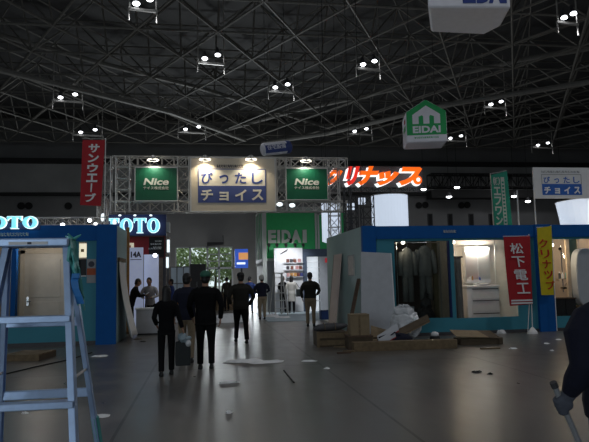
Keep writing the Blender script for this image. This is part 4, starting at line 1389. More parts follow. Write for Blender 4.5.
# bath fittings in the last opening
y = RBY + 0.9
t = thing('shower_fitting', 'shower mixer with hose and hand shower on the beige wall of the last opening', 'shower', (0, y, 0))
sx = rx(562, y)
MB().tube([(sx, 0, rz_(562, 292, y)), (sx, 0, rz_(562, 246, y))], 0.016, 8).build('slide_rail', M['chrome'], t)
MB().tube([(sx, -0.03, rz_(562, 252, y)), (sx - 0.1, -0.12, rz_(562, 249, y))], [0.02, 0.05], 10).build('hand_shower', M['chrome'], t)
MB().tube([(sx, -0.03, rz_(562, 252, y)), (sx + 0.1, -0.1, rz_(562, 265, y)), (sx + 0.12, -0.1, rz_(562, 280, y)), (sx + 0.02, -0.03, rz_(562, 287, y))], 0.012, 8).build('hose', M['chrome'], t)
MB().tube([(sx - 0.1, -0.03, rz_(562, 288, y)), (sx + 0.1, -0.03, rz_(562, 288, y))], 0.03, 10).build('mixer', M['chrome'], t)
t = thing('wall_shelf', 'small chrome wall shelf beside the shower hose in the last opening', 'shelf', (0, y, rz_(562, 279, y)))
MB().box((rx(556, y), -0.12, 0), (rx(573, y), 0.05, 0.015)).build('shelf_board', M['chrome'], t)
for px in (557, 572):
    MB().box((rx(px, y) - 0.01, -0.1, -0.06), (rx(px, y) + 0.01, 0.06, 0)).build('bracket', M['chrome'], t)
zz = rz_(562, 279, y) + 0.015
for k, (px, col, hgt, lab) in enumerate(((558, 'darkgrey', 0.2, 'dark bottle, leftmost on the chrome wall shelf'), (561, 'lettwhite', 0.17, 'white bottle, second from the left on the chrome wall shelf'), (565, 'filmgreen', 0.22, 'greenish bottle, third on the chrome wall shelf'),
                                         (569, 'carddark', 0.16, 'brown bottle, fourth on the chrome wall shelf'), (572, 'lettgrey', 0.2, 'grey bottle, rightmost on the chrome wall shelf'))):
    bt = thing('shampoo_bottle', lab, 'bottle', (rx(px, y), y - 0.06, zz), 0, 'bottles on the chrome wall shelf')
    MB().tube([(0, 0, 0), (0, 0, hgt * 0.7), (0, 0, hgt * 0.8)], [0.034, 0.034, 0.014], 10).build('bottle_body', M[col], bt)
    MB().tube([(0, 0, hgt * 0.8), (0, 0, hgt)], 0.014, 8).build('cap', M['lettwhite'], bt)
pb = MB()
t = thing('door_frame', 'pale upright frame with a greenish glass leaf in the last opening', 'door frame', (0, RBY + 0.6, 0.06))
yy = RBY + 0.6
for px, w in ((569, 0.05), (580, 0.03)):
    pb.box((rx(px, yy) - w, 0, 0), (rx(px, yy) + w, 0.08, 2.55))
pb.box((rx(569, yy), 0, 2.5), (rx(580, yy), 0.08, 2.55))
pb.build('frame', mat('pale_wood_frame', (0.6, 0.48, 0.36), 0.5), t)
MB().box((rx(570, yy), 0.03, 0), (rx(579.5, yy), 0.05, 2.5)).build('glass_leaf', mat('greenish_glass', (0.12, 0.16, 0.12), 0.15), t)
t = thing('bath_panel', 'pale grey rounded bath tub standing on end at the right edge of the picture', 'bath tub', (rx(587, RBY + 0.4), RBY + 0.35, rz_(587, 318, RBY + 0.35)))
t.location.z = 0.06
zt, zb_ = rz_(587, 248, RBY + 0.35) - 0.06, 0.55
mb = MB()
hw = 0.36
pts = []
for k in range(28):
    a = 2 * PI * k / 28
    ca, sa = math.cos(a), math.sin(a)
    pts.append((hw * math.copysign(abs(ca) ** 0.6, ca), (zt + zb_) / 2 + (zt - zb_) / 2 * math.copysign(abs(sa) ** 0.6, sa)))
mb.prism(pts, 0, 0.3)
mb.build('tub', M['greywhite'], t, bevel=0.03)
MB().box((-0.4, -0.02, 0.0), (0.4, 0.34, zb_ + 0.02)).build('stand', M['wood'], t)
t = thing('low_dark_cabinet', 'low dark cabinet at the foot of the last opening', 'cabinet', (0, RBY + 0.25, 0.06))
xa, xb = rx(553, RBY + 0.25), rx(574, RBY + 0.25)
zt = rz_(563, 299, RBY + 0.25) - 0.06
MB().box((xa, 0.02, 0), (xb, 0.35, zt)).build('carcass', M['black'], t)
for k in range(2):
    w = (xb - xa) / 2
    MB().box((xa + k * w + 0.01, 0, 0.03), (xa + (k + 1) * w - 0.01, 0.02, zt - 0.02)).build('door', M['black'], t)
MB().box((xa - 0.01, -0.02, zt), (xb + 0.01, 0.37, zt + 0.03)).build('countertop', M['darkwood'], t)
booth_lamp(Vector((rx(553.5, RBY + 0.5), RBY + 0.5, rz_(553, 245, RBY + 0.5))), 16, (1.0, 0.8, 0.52), 'warm ceiling lamp at the upper left of the last opening, behind the yellow banner', 0.05)
booth_lamp(Vector((11.4, RBY + 0.6, 2.55)), 15, (1.0, 0.84, 0.62), 'warm ceiling lamp above the pale grey bath tub', 0.045)

# notice, beige board on the side wall
t = thing('side_notice', 'pale framed notice on the green side wall of the right booth', 'notice', (RX0, 0, 0))
ya = lambda px, py: onX(px, py, RX0)
a, c = ya(348.5, 266), ya(354.5, 266)
z0, z1 = ya(351, 276).z, ya(351, 255).z
MB().box((-0.015, c.y, z0), (0, a.y, z1)).build('sheet', mat('pale_notice', (0.6, 0.55, 0.5), 0.7), t)
nb = MB()
for q in ((c.y, z0, a.y, z0 + 0.03), (c.y, z1 - 0.03, a.y, z1), (c.y, z0, c.y + 0.03, z1), (a.y - 0.03, z0, a.y, z1)):
    nb.box((-0.025, q[0], q[1]), (-0.015, q[2], q[3]))
nb.build('frame', M['grey'], t)
t = thing('leaning_board', 'pale pinkish board leaning on the far end of the green side wall', 'board', (0, 0, 0))
a, c = ya(344, 290), ya(336.8, 290)
zt = ya(341, 254).z
MB().slab([(RX0 - 0.3, c.y, 0.01), (RX0 - 0.3, a.y, 0.01), (RX0 - 0.06, a.y, zt), (RX0 - 0.06, c.y, zt)], (0.03, 0, 0.0)).build('board', M['pinkboard'], t)
MB().slab([(RX0 - 0.305, c.y - 0.015, 0.01), (RX0 - 0.305, c.y + 0.015, 0.01), (RX0 - 0.065, c.y + 0.015, zt), (RX0 - 0.065, c.y - 0.015, zt)], (0.04, 0, 0.0)).build('edge_strip', M['wood'], t)
# big pale panel leaning on the front of the booth
t = thing('display_board', 'large pale grey panel leaning on the blue corner post of the right booth', 'panel', (0, 0, 0))
q = [onY(361.5, 340, RBY - 0.55), onY(396, 341, RBY - 0.55), onY(390.5, 253.5, RBY - 0.12), onY(361, 252, RBY - 0.12)]
q[0].z = q[1].z = 0.012
MB().slab(q, (0, 0.035, 0.01)).build('panel_face', M['greywhite'], t)
e = MB()
e.slab([q[1] + Vector((0, -0.004, 0)), q[1] + Vector((0.025, -0.004, 0)), q[2] + Vector((0.025, -0.004, 0)), q[2] + Vector((0, -0.004, 0))], (0, 0.042, 0.01))
e.build('edge_strip', M['white'], t)

# banners before the right booth
def front_banner(quad, m, chars, lm, label, y, pole_px, base, group=None, stripes=False, lean=0.0, tx=None, foot=True):
    t = thing('banner_flag', label, 'banner', (0, y, 0), 0, group)
    c = [onY(px, py, y) for px, py in quad]
    mb = MB()
    N, K = 14, 8
    rows = []
    for i in range(N + 1):
        u = i / N
        l = c[0].lerp(c[3], u)
        r = c[1].lerp(c[2], u)
        rows.append([Vector((l.lerp(r, k / K).x, 0.02 * math.sin(k / K * 5 + u * 3), l.lerp(r, k / K).z)) for k in range(K + 1)])
    vs = [p for r in rows for p in r]
    n = len(vs)
    vs = vs + [p + Vector((0, 0.008, 0)) for p in vs]
    fs = []
    for i in range(N):
        for k in range(K):
            a = i * (K + 1) + k
            fs.append((a, a + K + 1, a + K + 2, a + 1))
            fs.append((n + a, n + a + 1, n + a + K + 2, n + a + K + 1))
    mb.add(vs, fs)
    mb.build('cloth', m, t, smooth=True)
    cx = sum(p.x for p in c) / 4
    top, bot = (c[0].z + c[1].z) / 2, (c[2].z + c[3].z) / 2
    sk = Matrix(((1, 0, -lean, lean * (top + bot) / 2), (0, 1, 0, 0), (0, 0, 1, 0), (0, 0, 0, 1)))
    vtext('lettering', chars, lm, t, cx + tx[0], bot + tx[2], cx + tx[1], top - tx[3], -0.022, 0.012, mtx=sk, gap=0.2)
    if stripes:
        sb = MB()
        for z in (0.03, 0.1):
            sb.box((c[3].x + 0.03, -0.03, bot + z), (c[2].x - 0.02, -0.022, bot + z + 0.04))
        label_part(sb.build('bottom_stripes', M['lettwhite'], t), 'white stripes along the lower hem')
    pt, pb_ = onY(*pole_px[0], y), onY(*pole_px[1], y)
    pm = MB()
    pm.tube([(pb_.x, 0.03, 0.03), (pt.x, 0.03, pt.z)], 0.012, 6)
    pm.tube([(pt.x + 0.02, 0.03, c[0].z + 0.02), (c[0].x, 0.03, c[0].z + 0.02)], 0.008, 6)
    pm.build('pole', M['lettwhite'], t)
    if foot:
        ft = MB()
        ft.tube([(pb_.x, 0.03, 0), (pb_.x, 0.03, 0.05), (pb_.x, 0.03, 0.16)], [0.13, 0.12, 0.03], 14)
        ft.build('foot', M['lettwhite'], t)
        MB().tube([(pb_.x - 0.12, 0.06, 0.02), (pb_.x - 0.02, 0.05, 0.9)], 0.01, 6).build('stay_rod', M['lettwhite'], t)
    return t
front_banner([(503.5, 237), (529.5, 236), (533, 304), (510, 306)], M['red'], '松下電工', M['lettwhite'], 'red banner with four white characters standing before the right booth', RBY - 0.45,
             ((529.5, 234), (533.5, 336)), None, stripes=True, lean=0.12, tx=(-0.16, 0.2, 0.26, 0.14))
front_banner([(537, 228), (551, 226), (554.5, 295), (541.5, 295)], M['yellow'], 'クリナップ', M['lettred'], 'narrow yellow banner with red lettering on the blue middle post', RBY - 0.28,
             ((551.5, 225), (558, 335)), None, lean=0.12, tx=(-0.13, 0.12, 0.12, 0.3), foot=False)

# things above the right booth
UY = RBY + 1.1
t = thing('banner_flag', 'green banner with pale vertical lettering above the right booth', 'banner', (0, UY, 0))
c = [onY(491, 175, UY), onY(507, 171, UY), onY(512.5, 227, UY), onY(495, 229, UY)]
MB().slab([(p.x, 0, p.z) for p in c], (0, 0.012, 0)).build('cloth', M['greencloth'], t)
lean = (c[0].x - c[3].x) / (c[0].z - c[3].z)
zm = (c[0].z + c[3].z) / 2
sk = Matrix(((1, 0, lean, -lean * zm), (0, 1, 0, 0), (0, 0, 1, 0), (0, 0, 0, 1)))
xm = (c[0].x + c[3].x) / 2
vtext('lettering', '㈱エフワン', M['lettgrey'], t, xm + 0.05, c[3].z + 0.1, xm + 0.26, c[0].z - 0.04, -0.002, 0.03, mtx=sk)
label_part(MB().slab([(xm + 0.29, -0.004, c[3].z + 0.12), (xm + 0.40, -0.004, c[3].z + 0.12), (xm + 0.40, -0.004, c[0].z - 0.06), (xm + 0.29, -0.004, c[0].z - 0.06)], (0, 0.004, 0)).build('side_stripe', M['lettgrey'], t, mtx=sk), 'pale strip of small print along the right edge')
mb = MB()
for k in range(12):
    z = c[3].z + 0.16 + k * (c[0].z - c[3].z - 0.3) / 12
    mb.box((xm + 0.315, -0.008, z), (xm + 0.375, -0.004, z + 0.055))
mb.build('fine_print', M['greencloth'], t, mtx=sk)
pm = MB()
pm.tube([(c[3].x - 0.06, 0.02, 0.05), (c[3].x - 0.03, 0.02, c[3].z), (c[0].x - 0.01, 0.02, c[0].z + 0.06)], 0.012, 6)
pm.tube([(c[0].x - 0.01, 0.02, c[0].z + 0.03), (c[1].x, 0.02, c[1].z + 0.02)], 0.008, 6)
pm.build('pole', M['steel'], t)
t = thing('flag_pole', 'bare pale pole standing right of the green banner', 'pole', (onY(517.5, 200, UY).x, UY, 0.05))
MB().tube([(0, 0, 0), (0, 0, onY(517.5, 192, UY).z)], 0.022, 8).build('shaft', M['greywhite'], t)
MB().tube([(0, 0, 0), (0, 0, 0.1)], 0.1, 10).build('foot', M['greywhite'], t)
# plain sign on a pole
UY2 = RBY + 0.9
ux = lambda px: onY(px, 185, UY2).x
uz = lambda px, py: onY(px, py, UY2).z
t = thing('pole_sign', 'unlit white and blue sign on a pole above the right booth', 'sign', (0, UY2, 0))
u0, u1, uz0, uz1 = ux(534), ux(592), uz(560, 198.5), uz(560, 167.5)
MB().box((u0, 0, uz0), (u1, 0.03, uz1)).build('board', M['white'], t)
b0, b1 = ux(542), ux(581.5)
za, zm, zc = uz(560, 174.5), uz(560, 184), uz(560, 195)
MB().box((b0, -0.006, zc), (b1, 0, zm)).build('blue_panel', mat('bright_sign_blue', (0.02, 0.12, 0.48), 0.6), t)
for q in ((b0 - 0.008, zm, b0 + 0.008, za), (b1 - 0.008, zm, b1 + 0.008, za), (b0, za - 0.008, b1, za + 0.008)):
    MB().box((q[0], -0.006, q[1]), (q[2], 0, q[3])).build('border_line', M['grey'], t)
w4 = (b1 - b0) / 4
for i, (a, bb) in enumerate(zip('ぴったし', 'チョイス')):
    cxx = b0 + w4 * (i + 0.5)
    hh = 0.075 if a == 'っ' else 0.1
    text('lettering', a, mat('bright_blue_letter', (0.02, 0.12, 0.48), 0.6) if i == 0 else bpy.data.materials['bright_blue_letter'], t, cxx - hh, zm + 0.025, cxx + hh, zm + 0.025 + hh * 1.9, -0.001, 0.018, thick=0.006)
    hh = 0.08 if bb == 'ョ' else 0.1
    text('lettering', bb, M['lettwhite'], t, cxx - hh, zc + 0.035, cxx + hh, zc + 0.035 + hh * 2.1, -0.007, 0.045, thick=0.006)
fine_print(t, M['grey'], b0, za + 0.05, b1 - 0.03, za + 0.11, 0, 13)
MB().tube([(u0 + 0.015, 0.05, 0.05), (u0 + 0.015, 0.05, uz1)], 0.02, 8).build('pole', M['greywhite'], t)
# white drums, the spotlight on them put in as their own glow
def drum(px0, px1, ya, yb, y, label, flare=1.0, txt=None):
    x0, x1 = onY(px0, 210, y).x, onY(px1, 210, y).x
    zt, zb_ = onY((px0 + px1) / 2, ya, y).z, onY((px0 + px1) / 2, yb, y).z
    r = (x1 - x0) / 2
    t = thing('lit_drum', label, 'lantern', ((x0 + x1) / 2, y, 0), 0, 'lit white drums above the booths')
    N = 36
    mb = MB()
    rg = lambda k, z: [Vector((k * r * math.cos(2 * PI * i / N), k * r * math.sin(2 * PI * i / N), z)) for i in range(N)]
    mb.loft([rg(1, zb_), rg(1 + (flare - 1) * 0.3, zb_ + (zt - zb_) * 0.4), rg(1 + (flare - 1) * 0.7, zb_ + (zt - zb_) * 0.75), rg(flare, zt)])
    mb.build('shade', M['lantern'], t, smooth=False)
    rb = MB()
    for z, k in ((zb_, 1.0), (zt, flare)):
        rb.tube([(1.01 * k * r * math.cos(2 * PI * i / N), 1.01 * k * r * math.sin(2 * PI * i / N), z) for i in range(N + 1)], 0.015, 5)
    rb.build('hoop', M['steel'], t)
    for s in (-0.5, 0.5):
        MB().tube([(s * r, 0, 0.02), (s * r, 0, zb_ + 0.02)], 0.03, 6).build('post', M['steel'], t)
    if txt:
        o = text('lettering', txt, M['grey'], t, -r * 0.1, zb_ + (zt - zb_) * 0.35, r * 0.6, zb_ + (zt - zb_) * 0.58, -r * 1.05, 0.02, 0.25)
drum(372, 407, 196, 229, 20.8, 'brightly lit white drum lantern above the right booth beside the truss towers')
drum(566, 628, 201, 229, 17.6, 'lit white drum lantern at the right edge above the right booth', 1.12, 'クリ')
# truss towers standing in the right booth
for k, (a, c, ya, lab) in enumerate(((338, 346, 188, 'thin truss tower rising just right of the gantry leg'), (349.5, 357, 196, 'dark truss tower in the middle of the three above the right booth'), (362, 372.5, 196, 'truss tower nearest the lit drum lantern'))):
    y = RBY + 1.6 + 0.4 * (2 - k)
    xa, xb = onY(a, 210, y).x, onY(c, 210, y).x
    xa = max(xa, RX0 + 0.12)
    xb = max(xb, xa + 0.2)
    t = thing('truss_tower', lab, 'truss tower', ((xa + xb) / 2, y, 0), 0, 'truss towers above the right booth')
    w = xb - xa
    zt = onY((a + c) / 2, ya, y).z
    truss_mb((0, 0, 0.03), (0, 0, zt), w, w, 12, 0.018, 0.009).build('tower_frame', M['darkgrey'], t)
    MB().box((-w / 2 - 0.05, -w / 2 - 0.05, 0), (w / 2 + 0.05, w / 2 + 0.05, 0.03)).build('base_plate', M['darkgrey'], t)
for px, py, y, lab in ((327, 208, 21.8, 'small white lit box left of the gantry right leg'), (351, 206.5, 22.5, 'small white lit box behind the middle truss tower'), (362, 201, 22.8, 'small white lit box right of the middle truss tower')):
    c = onY(px, py, y)
    t = thing('lit_box', lab, 'lamp', c, 0, 'small white lit boxes behind the towers')
    MB().box((-0.13, -0.05, -0.13), (0.13, 0.1, 0.13)).build('diffuser', M['lantern'], t, bevel=0.01)
    MB().tube([(0, 0.05, 0.13), (0, 0.05, 15.0 - c.z)], 0.012, 5).build('drop_rod', M['black'], t)

# ------------------------------------------------------------------ balloons under the roof
def balloon(name, label, prof, depth, c, rotz, tilt, m):
    t = thing(name, label, 'balloon', c, rotz)
    mb = MB()
    mb.prism(prof, -depth / 2, depth / 2)
    o = mb.build('skin', m, t, bevel=0.06)
    return t
# green and white house-shaped balloon
c = onY(424, 127, 25.0)
s = 25.0 / 580
HWD = 20 * s * 1.03
t = thing('hanging_balloon', 'green and white house-shaped balloon hanging under the roof', 'balloon', c, rad(-13))
dp = 1.5
prof = [(-HWD, -20 * s), (HWD, -20 * s), (HWD, 12 * s), (0, 25 * s), (-HWD, 12 * s)]
MB().prism(prof, -dp / 2, dp / 2).build('skin', M['balloon'], t, bevel=0.08)
g_ = [(-HWD + 0.03, -12.5 * s), (HWD - 0.03, -12.5 * s), (HWD - 0.03, 11.6 * s), (0, 24 * s), (-HWD + 0.03, 11.6 * s)]
MB().prism(g_, -dp / 2 - 0.012, -dp / 2 + 0.01).build('green_face', M['eidgreen'], t)
a = 14 * s
mm = [(-a, -1 * s), (-a, 8.5 * s), (0, 18 * s), (a, 8.5 * s), (a, -1 * s), (a * 0.55, -1 * s), (a * 0.55, 6.5 * s), (a * 0.3, 8 * s), (a * 0.22, 6.5 * s), (a * 0.22, -1 * s), (-a * 0.22, -1 * s), (-a * 0.22, 6.5 * s), (-a * 0.3, 8 * s), (-a * 0.55, 6.5 * s), (-a * 0.55, -1 * s)]
MB().prism(mm, -dp / 2 - 0.02, -dp / 2 - 0.01).build('house_mark', M['balloon'], t)
text('lettering', 'EIDAI', M['balloon'], t, -a, -10.5 * s, a, -3.2 * s, -dp / 2 - 0.012, 0.04)
fine_print(t, M['eidgreen'], -a * 0.9, -16 * s, a * 0.85, -14.3 * s, -dp / 2 - 0.002, 12)
sm = MB()
sm.box((-HWD - 0.012, -0.5, 2 * s), (-HWD + 0.01, -0.1, 6 * s))
label_part(sm.build('side_mark', M['red'], t), 'red mark on the side face')
label_part(MB().box((-HWD - 0.012, -0.5, -6 * s), (-HWD + 0.01, 0.2, -1 * s)).build('side_mark', M['eidgreen'], t), 'green mark on the side face')
for x in (-HWD * 0.6, HWD * 0.6):
    MB().tube([(x, 0, 14 * s), (x, 0, ZL - c.z)], 0.01, 4).build('wire', M['black'], t)
# big white balloon cut by the top edge
zb6 = 8.0
q = [onZ(428, 8, zb6), onZ(511, 8, zb6), onZ(484, 35, zb6), onZ(431, 32.5, zb6)]
t = thing('hanging_balloon', 'large white balloon with dark lettering cut off by the top edge of the picture', 'balloon', (0, 0, 0))
mb = MB()
mid = (q[1] + q[2]) / 2 + Vector((0.12, -0.15, 0))
mb.slab([q[0], q[1], q[1] * 0.35 + q[2] * 0.65 + Vector((0.22, 0, 0)), q[2], q[3]], (0, 0, 1.6))
mb.build('skin', M['balloon'], t, bevel=0.06)
dirx = (q[1] - q[0]).normalized()
ang = math.atan2(dirx.y, dirx.x)
mx = Matrix.Translation(q[0]) @ Matrix.Rotation(ang, 4, 'Z')
L = (q[1] - q[0]).length
text('lettering', 'EIDAI', M['lettblue'], t, L * 0.42, 0.12, L * 0.95, 0.62, -0.004, 0.05, mtx=mx)
for p in (q[0] * 0.7 + q[2] * 0.3, q[0] * 0.3 + q[2] * 0.7):
    MB().tube([p + Vector((0, 0, 1.55)), Vector((p.x, p.y, ZL))], 0.01, 4).build('wire', M['black'], t)
# tube balloon
by = 27.0
a, c2 = onY(262, 150.5, by), onY(290, 146, by)
t = thing('tube_balloon', 'small white and navy tube balloon with pale characters above the gantry', 'balloon', (a + c2) / 2, 0)
d = (c2 - a)
ang = math.atan2(d.z, d.x)
mx = Matrix.Rotation(-ang, 4, 'Y') @ Matrix.Rotation(rad(14), 4, 'Z')
Lh = d.length / 2 * 1.0
N = 24
rr = 0.3
mb = MB()
mb.tube([(-Lh - 0.05, 0, 0), (-Lh, 0, 0), (-Lh + 0.05, 0, 0), (Lh - 0.05, 0, 0), (Lh, 0, 0), (Lh + 0.05, 0, 0)], [rr * 0.72, rr * 0.93, rr, rr, rr * 0.93, rr * 0.72], N)
mb.build('skin', M['balloon'], t, smooth=False, mtx=mx)
bd = MB()
vs, fs = [], []
for i, x in enumerate((-Lh + 0.03, Lh - 0.2)):
    for k in range(9):
        an = rad(180 + 32 + (k - 4) * 9.0)
        vs.append((x, (rr + 0.008) * math.cos(rad(180) + (k - 4) * rad(11) ) , -0.02 + (rr + 0.008) * math.sin(rad(180) + (k - 4) * rad(11))))
for k in range(8):
    fs.append((k, k + 1, 9 + k + 1, 9 + k))
bd.add(vs, fs)
o = bd.build('navy_band', M['signblue'], t, mtx=mx)
md = o.modifiers.new('thick', 'SOLIDIFY')
md.thickness = 0.006
cp = MB()
cp.tube([(Lh - 0.2, 0, 0), (Lh - 0.03, 0, 0), (Lh + 0.03, 0, 0), (Lh + 0.075, 0, 0)], [rr * 1.02, rr * 1.02, rr * 0.94, rr * 0.72], N)
cp.build('navy_end', M['signblue'], t, mtx=mx)
text('lettering', '住宅設備', M['balloon'], t, -Lh + 0.12, -0.1, Lh - 0.3, 0.13, -rr - 0.015, 0.01, mtx=mx)
for x in (-Lh * 0.7, Lh * 0.7):
    MB().tube([(x, 0, rr * 0.95), (x, 0, ZL - t.location.z)], 0.008, 4).build('wire', M['black'], t)

# ------------------------------------------------------------------ the step ladder in the foreground
lt = onY(35, 242, 2.5)
t = thing('step_ladder', 'aluminium step ladder standing close at the left edge of the picture', 'ladder', (lt.x, lt.y, 0))
H0 = lt.z
def lp(u, s, f, inset=0.0):
    hw = (0.135 + 0.185 * u) if s > 0 else (0.112 + 0.175 * u)
    return Vector((s * (hw - inset), (-0.45 if f else 0.45) * u, H0 * (1 - u)))
for f in (1, 0):
    for s_ in (-1, 1):
        mb = MB()
        a, c = lp(0.012, s_, f), lp(0.985, s_, f)
        w, dd = (0.024, 0.05) if f else (0.02, 0.036)
        # channel section: web and two flanges
        def beam(o0, o1, x0, x1, y0, y1):
            mb.add([Vector((p.x + xx, p.y + yy, p.z)) for p in (o0, o1) for xx, yy in ((x0, y0), (x1, y0), (x1, y1), (x0, y1))],
                   [(0, 1, 2, 3), (7, 6, 5, 4), (0, 4, 5, 1), (1, 5, 6, 2), (2, 6, 7, 3), (3, 7, 4, 0)])
        xo = -s_ * w
        beam(a, c, min(0, -s_ * 0.003), max(0, -s_ * 0.003), -dd / 2, dd / 2)
        beam(a, c, min(0, xo), max(0, xo), -dd / 2, -dd / 2 + 0.003)
        beam(a, c, min(0, xo), max(0, xo), dd / 2 - 0.003, dd / 2)
        r_ = mb.build('front_rail' if f else 'rear_rail', M['alu'], t)
        fm = MB()
        fm.box((c.x - 0.02, c.y - 0.04, 0), (c.x + 0.02, c.y + 0.04, 0.06))
        label_part(fm.build('rubber_foot', M['cablemat'] if (f or s_ < 0) else M['filmgreen'], r_), 'rubber foot')
def cross(u, f, d0, d1, h0, h1, nm):
    a, c = lp(u, -1, f, 0.003), lp(u, 1, f, 0.003)
    return MB().box((a.x, a.y + d0, a.z + h0), (c.x, a.y + d1, a.z + h1)).build(nm, M['alu'], t, bevel=0.003)
for u in (0.17, 0.345, 0.52, 0.695, 0.87):
    cross(u, 1, -0.03, 0.02, -0.009, 0.009, 'step')
    s_ = cross(u, 1, -0.036, -0.0305, -0.016, 0.0095, 'step_lip')
for u in (0.185, 0.357, 0.53, 0.7, 0.88):
    cross(u, 0, -0.012, 0.012, -0.018, 0.018, 'rear_brace')
cap = MB()
cap.box((-0.122, -0.055, H0 - 0.022), (0.14, 0.055, H0 + 0.012))
tp = cap.build('top_cap', M['alu'], t, bevel=0.006)
ls = MB()
lsx0, lsx1 = onY(9, 243, lt.y - 0.05).x - lt.x, onY(48, 243, lt.y - 0.05).x - lt.x
ls.box((lsx0, -0.057, H0 - 0.014), (lsx1, -0.055, H0 - 0.002))
label_part(ls.build('label_strip', M['lettwhite'], tp), 'white label strip')
MB().box((lsx0 + 0.07, -0.058, H0 - 0.012), (lsx0 + 0.085, -0.057, H0 - 0.004)).build('label_mark', M['lettdark'], tp)
for s_ in (-1, 1):
    a, c = lp(0.3, s_, 1), lp(0.3, s_, 0)
    MB().tube([a + Vector((-s_ * 0.012, 0.03, 0)), c + Vector((-s_ * 0.012, -0.02, 0.0))], 0.006, 6).build('spreader', M['steel'], t)
a, c = lp(0.42, 1, 0), lp(0.72, 1, 0)
MB().tube([a + Vector((-0.008, 0, 0)), c + Vector((-0.008, 0, 0))], 0.018, 8).build('film_wrap', M['filmgreen'], t)
for u in (0.17, 0.345):
    p = lp(u, 1, 1)
    MB().tube([p + Vector((-0.012, -0.027, 0.0)), p + Vector((-0.012, -0.031, 0))], 0.006, 8).build('rivet', M['darkgrey'], t)
# green film and blue strap tied to the ladder top
p0 = lt + Vector((0.137, 0.0, 0))
t = thing('wrapping_film', 'green translucent wrapping film tied around the right top of the step ladder', 'film', (p0.x, p0.y, 0))
mb = MB()
for k in range(9):
    a0 = random.uniform(-0.018, 0.022)
    L_ = random.uniform(0.1, 0.26)
    y0 = random.uniform(-0.05, 0.04)
    pts = [Vector((a0 * 0.4 + 0.008, y0 * 0.6, H0 + 0.012)), Vector((0.012 + a0 * 0.3, y0, H0 - 0.03))]
    for j in range(1, 5):
        pts.append(Vector((0.008 + a0 + 0.009 * j + random.uniform(-.006, .006), y0 + random.uniform(-.01, .01), H0 - 0.03 - L_ * j / 4)))
    mb.tube(pts, [0.006] + [random.uniform(0.005, 0.011) for _ in pts[1:-1]] + [0.004], 5)
for k in range(6):
    an = k * 1.05
    mb.tube([(0.01, 0, H0 + 0.008), (0.01 + 0.03 * math.cos(an), 0.03 * math.sin(an), H0 + 0.012 + 0.02 * random.random())], [0.008, 0.003], 5)
mb.build('film', M['filmgreen'], t)
t = thing('tie_strap', 'blue strap hanging over the green film on the step ladder', 'strap', (p0.x, p0.y, 0))
mb = MB()
sp = [(0.033, -0.05, H0 - 0.13), (0.03, -0.064, H0 - 0.16), (0.034, -0.064, H0 - 0.19), (0.045, -0.06, H0 - 0.22), (0.052, -0.05, H0 - 0.25)]
for (a, c) in zip(sp, sp[1:]):
    mb.slab([(a[0] - 0.014, a[1], a[2]), (a[0] + 0.014, a[1], a[2]), (c[0] + 0.014, c[1], c[2]), (c[0] - 0.014, c[1], c[2])], (0, 0.006, 0))
mb.build('webbing', M['strapblue'], t)
MB().box((0.02, -0.068, H0 - 0.15), (0.05, -0.045, H0 - 0.13)).build('buckle', M['strapblue'], t, bevel=0.003)

# ------------------------------------------------------------------ debris on the floor
# left: flat wooden crate behind the ladder
a, c = onZ(4, 361.5), onZ(39, 361)
t = thing('wooden_pallet', 'low wooden crate lying on the floor behind the step ladder', 'crate', (a.x, a.y, 0), math.atan2(c.y - a.y, c.x - a.x))
L = (c - a).length
for k in range(4):
    MB().box((0, k * 0.2, 0.11), (L, k * 0.2 + 0.17, 0.135)).build('slat', M['wood'], t)
for k in range(3):
    MB().box((k * (L - 0.08) / 2, 0, 0), (k * (L - 0.08) / 2 + 0.08, 0.77, 0.11)).build('runner', M['carddark'], t)
MB().box((0, -0.015, 0.0), (L, 0, 0.13)).build('side_board', M['wood'], t)

def scrap(px, py, w, d, label, m='paper', h=0.03, n=9, group='paper scraps on the floor', name='paper_scrap'):
    p = onZ(px, py)
    mb = MB()
    pts = []
    N = 10
    vs = [Vector((0, 0, h))]
    for ring in range(1, 4):
        for k in range(n):
            an = 2 * PI * k / n
            rr_ = ring / 3 * random.uniform(0.75, 1.2)
            vs.append(Vector((w * rr_ * math.cos(an), d * rr_ * math.sin(an), random.uniform(0.3, 1.0) * h if ring < 3 else 0.004)))
    fs = [(0, 1 + k, 1 + (k + 1) % n) for k in range(n)]
    for ring in range(2):
        for k in range(n):
            a_, b_ = 1 + ring * n + k, 1 + ring * n + (k + 1) % n
            fs.append((a_, a_ + n, b_ + n, b_))
    fs.append(tuple(1 + 2 * n + k for k in range(n - 1, -1, -1)))
    mb.add(vs, fs)
    o = mb.build(name, M[m], None)
    o.location = (p.x, p.y, 0.001)
    tag(o, label, 'litter', group)
    return o
scrap(100, 356.5, 0.17, 0.16, 'white paper scrap on the floor right of the step ladder, farther of two')
scrap(102.5, 416.5, 0.09, 0.09, 'white paper scrap on the floor right of the step ladder, nearer of two')
scrap(243, 361.5, 0.42, 0.2, 'large crumpled white sheet on the floor right of the walking pair', h=0.05)
scrap(266, 362.5, 0.4, 0.18, 'crumpled white sheet touching the right end of the large one', h=0.04)
scrap(309, 361.5, 0.16, 0.09, 'small white sheet right of the crumpled sheets on the floor')
scrap(229, 383, 0.2, 0.07, 'flat pale paper strip on the floor below the crumpled sheets')
scrap(229, 413, 0.05, 0.06, 'small curled white scrap in the middle of the near floor')
scrap(327, 369, 0.06, 0.05, 'tiny white scrap on the floor right of the small white sheet')
scrap(25, 414, 0.05, 0.03, 'tiny pale scrap on the floor seen between the ladder rails')
scrap(138, 339.5, 0.12, 0.1, 'brown scrap on the floor before the white counter', 'carddark', group=None)
scrap(143, 342, 0.1, 0.08, 'dark scrap on the floor before the white counter', 'black', group=None)
scrap(477, 372.5, 0.09, 0.06, 'dark flat scrap on the near floor at right, left of two', 'black', group=None)
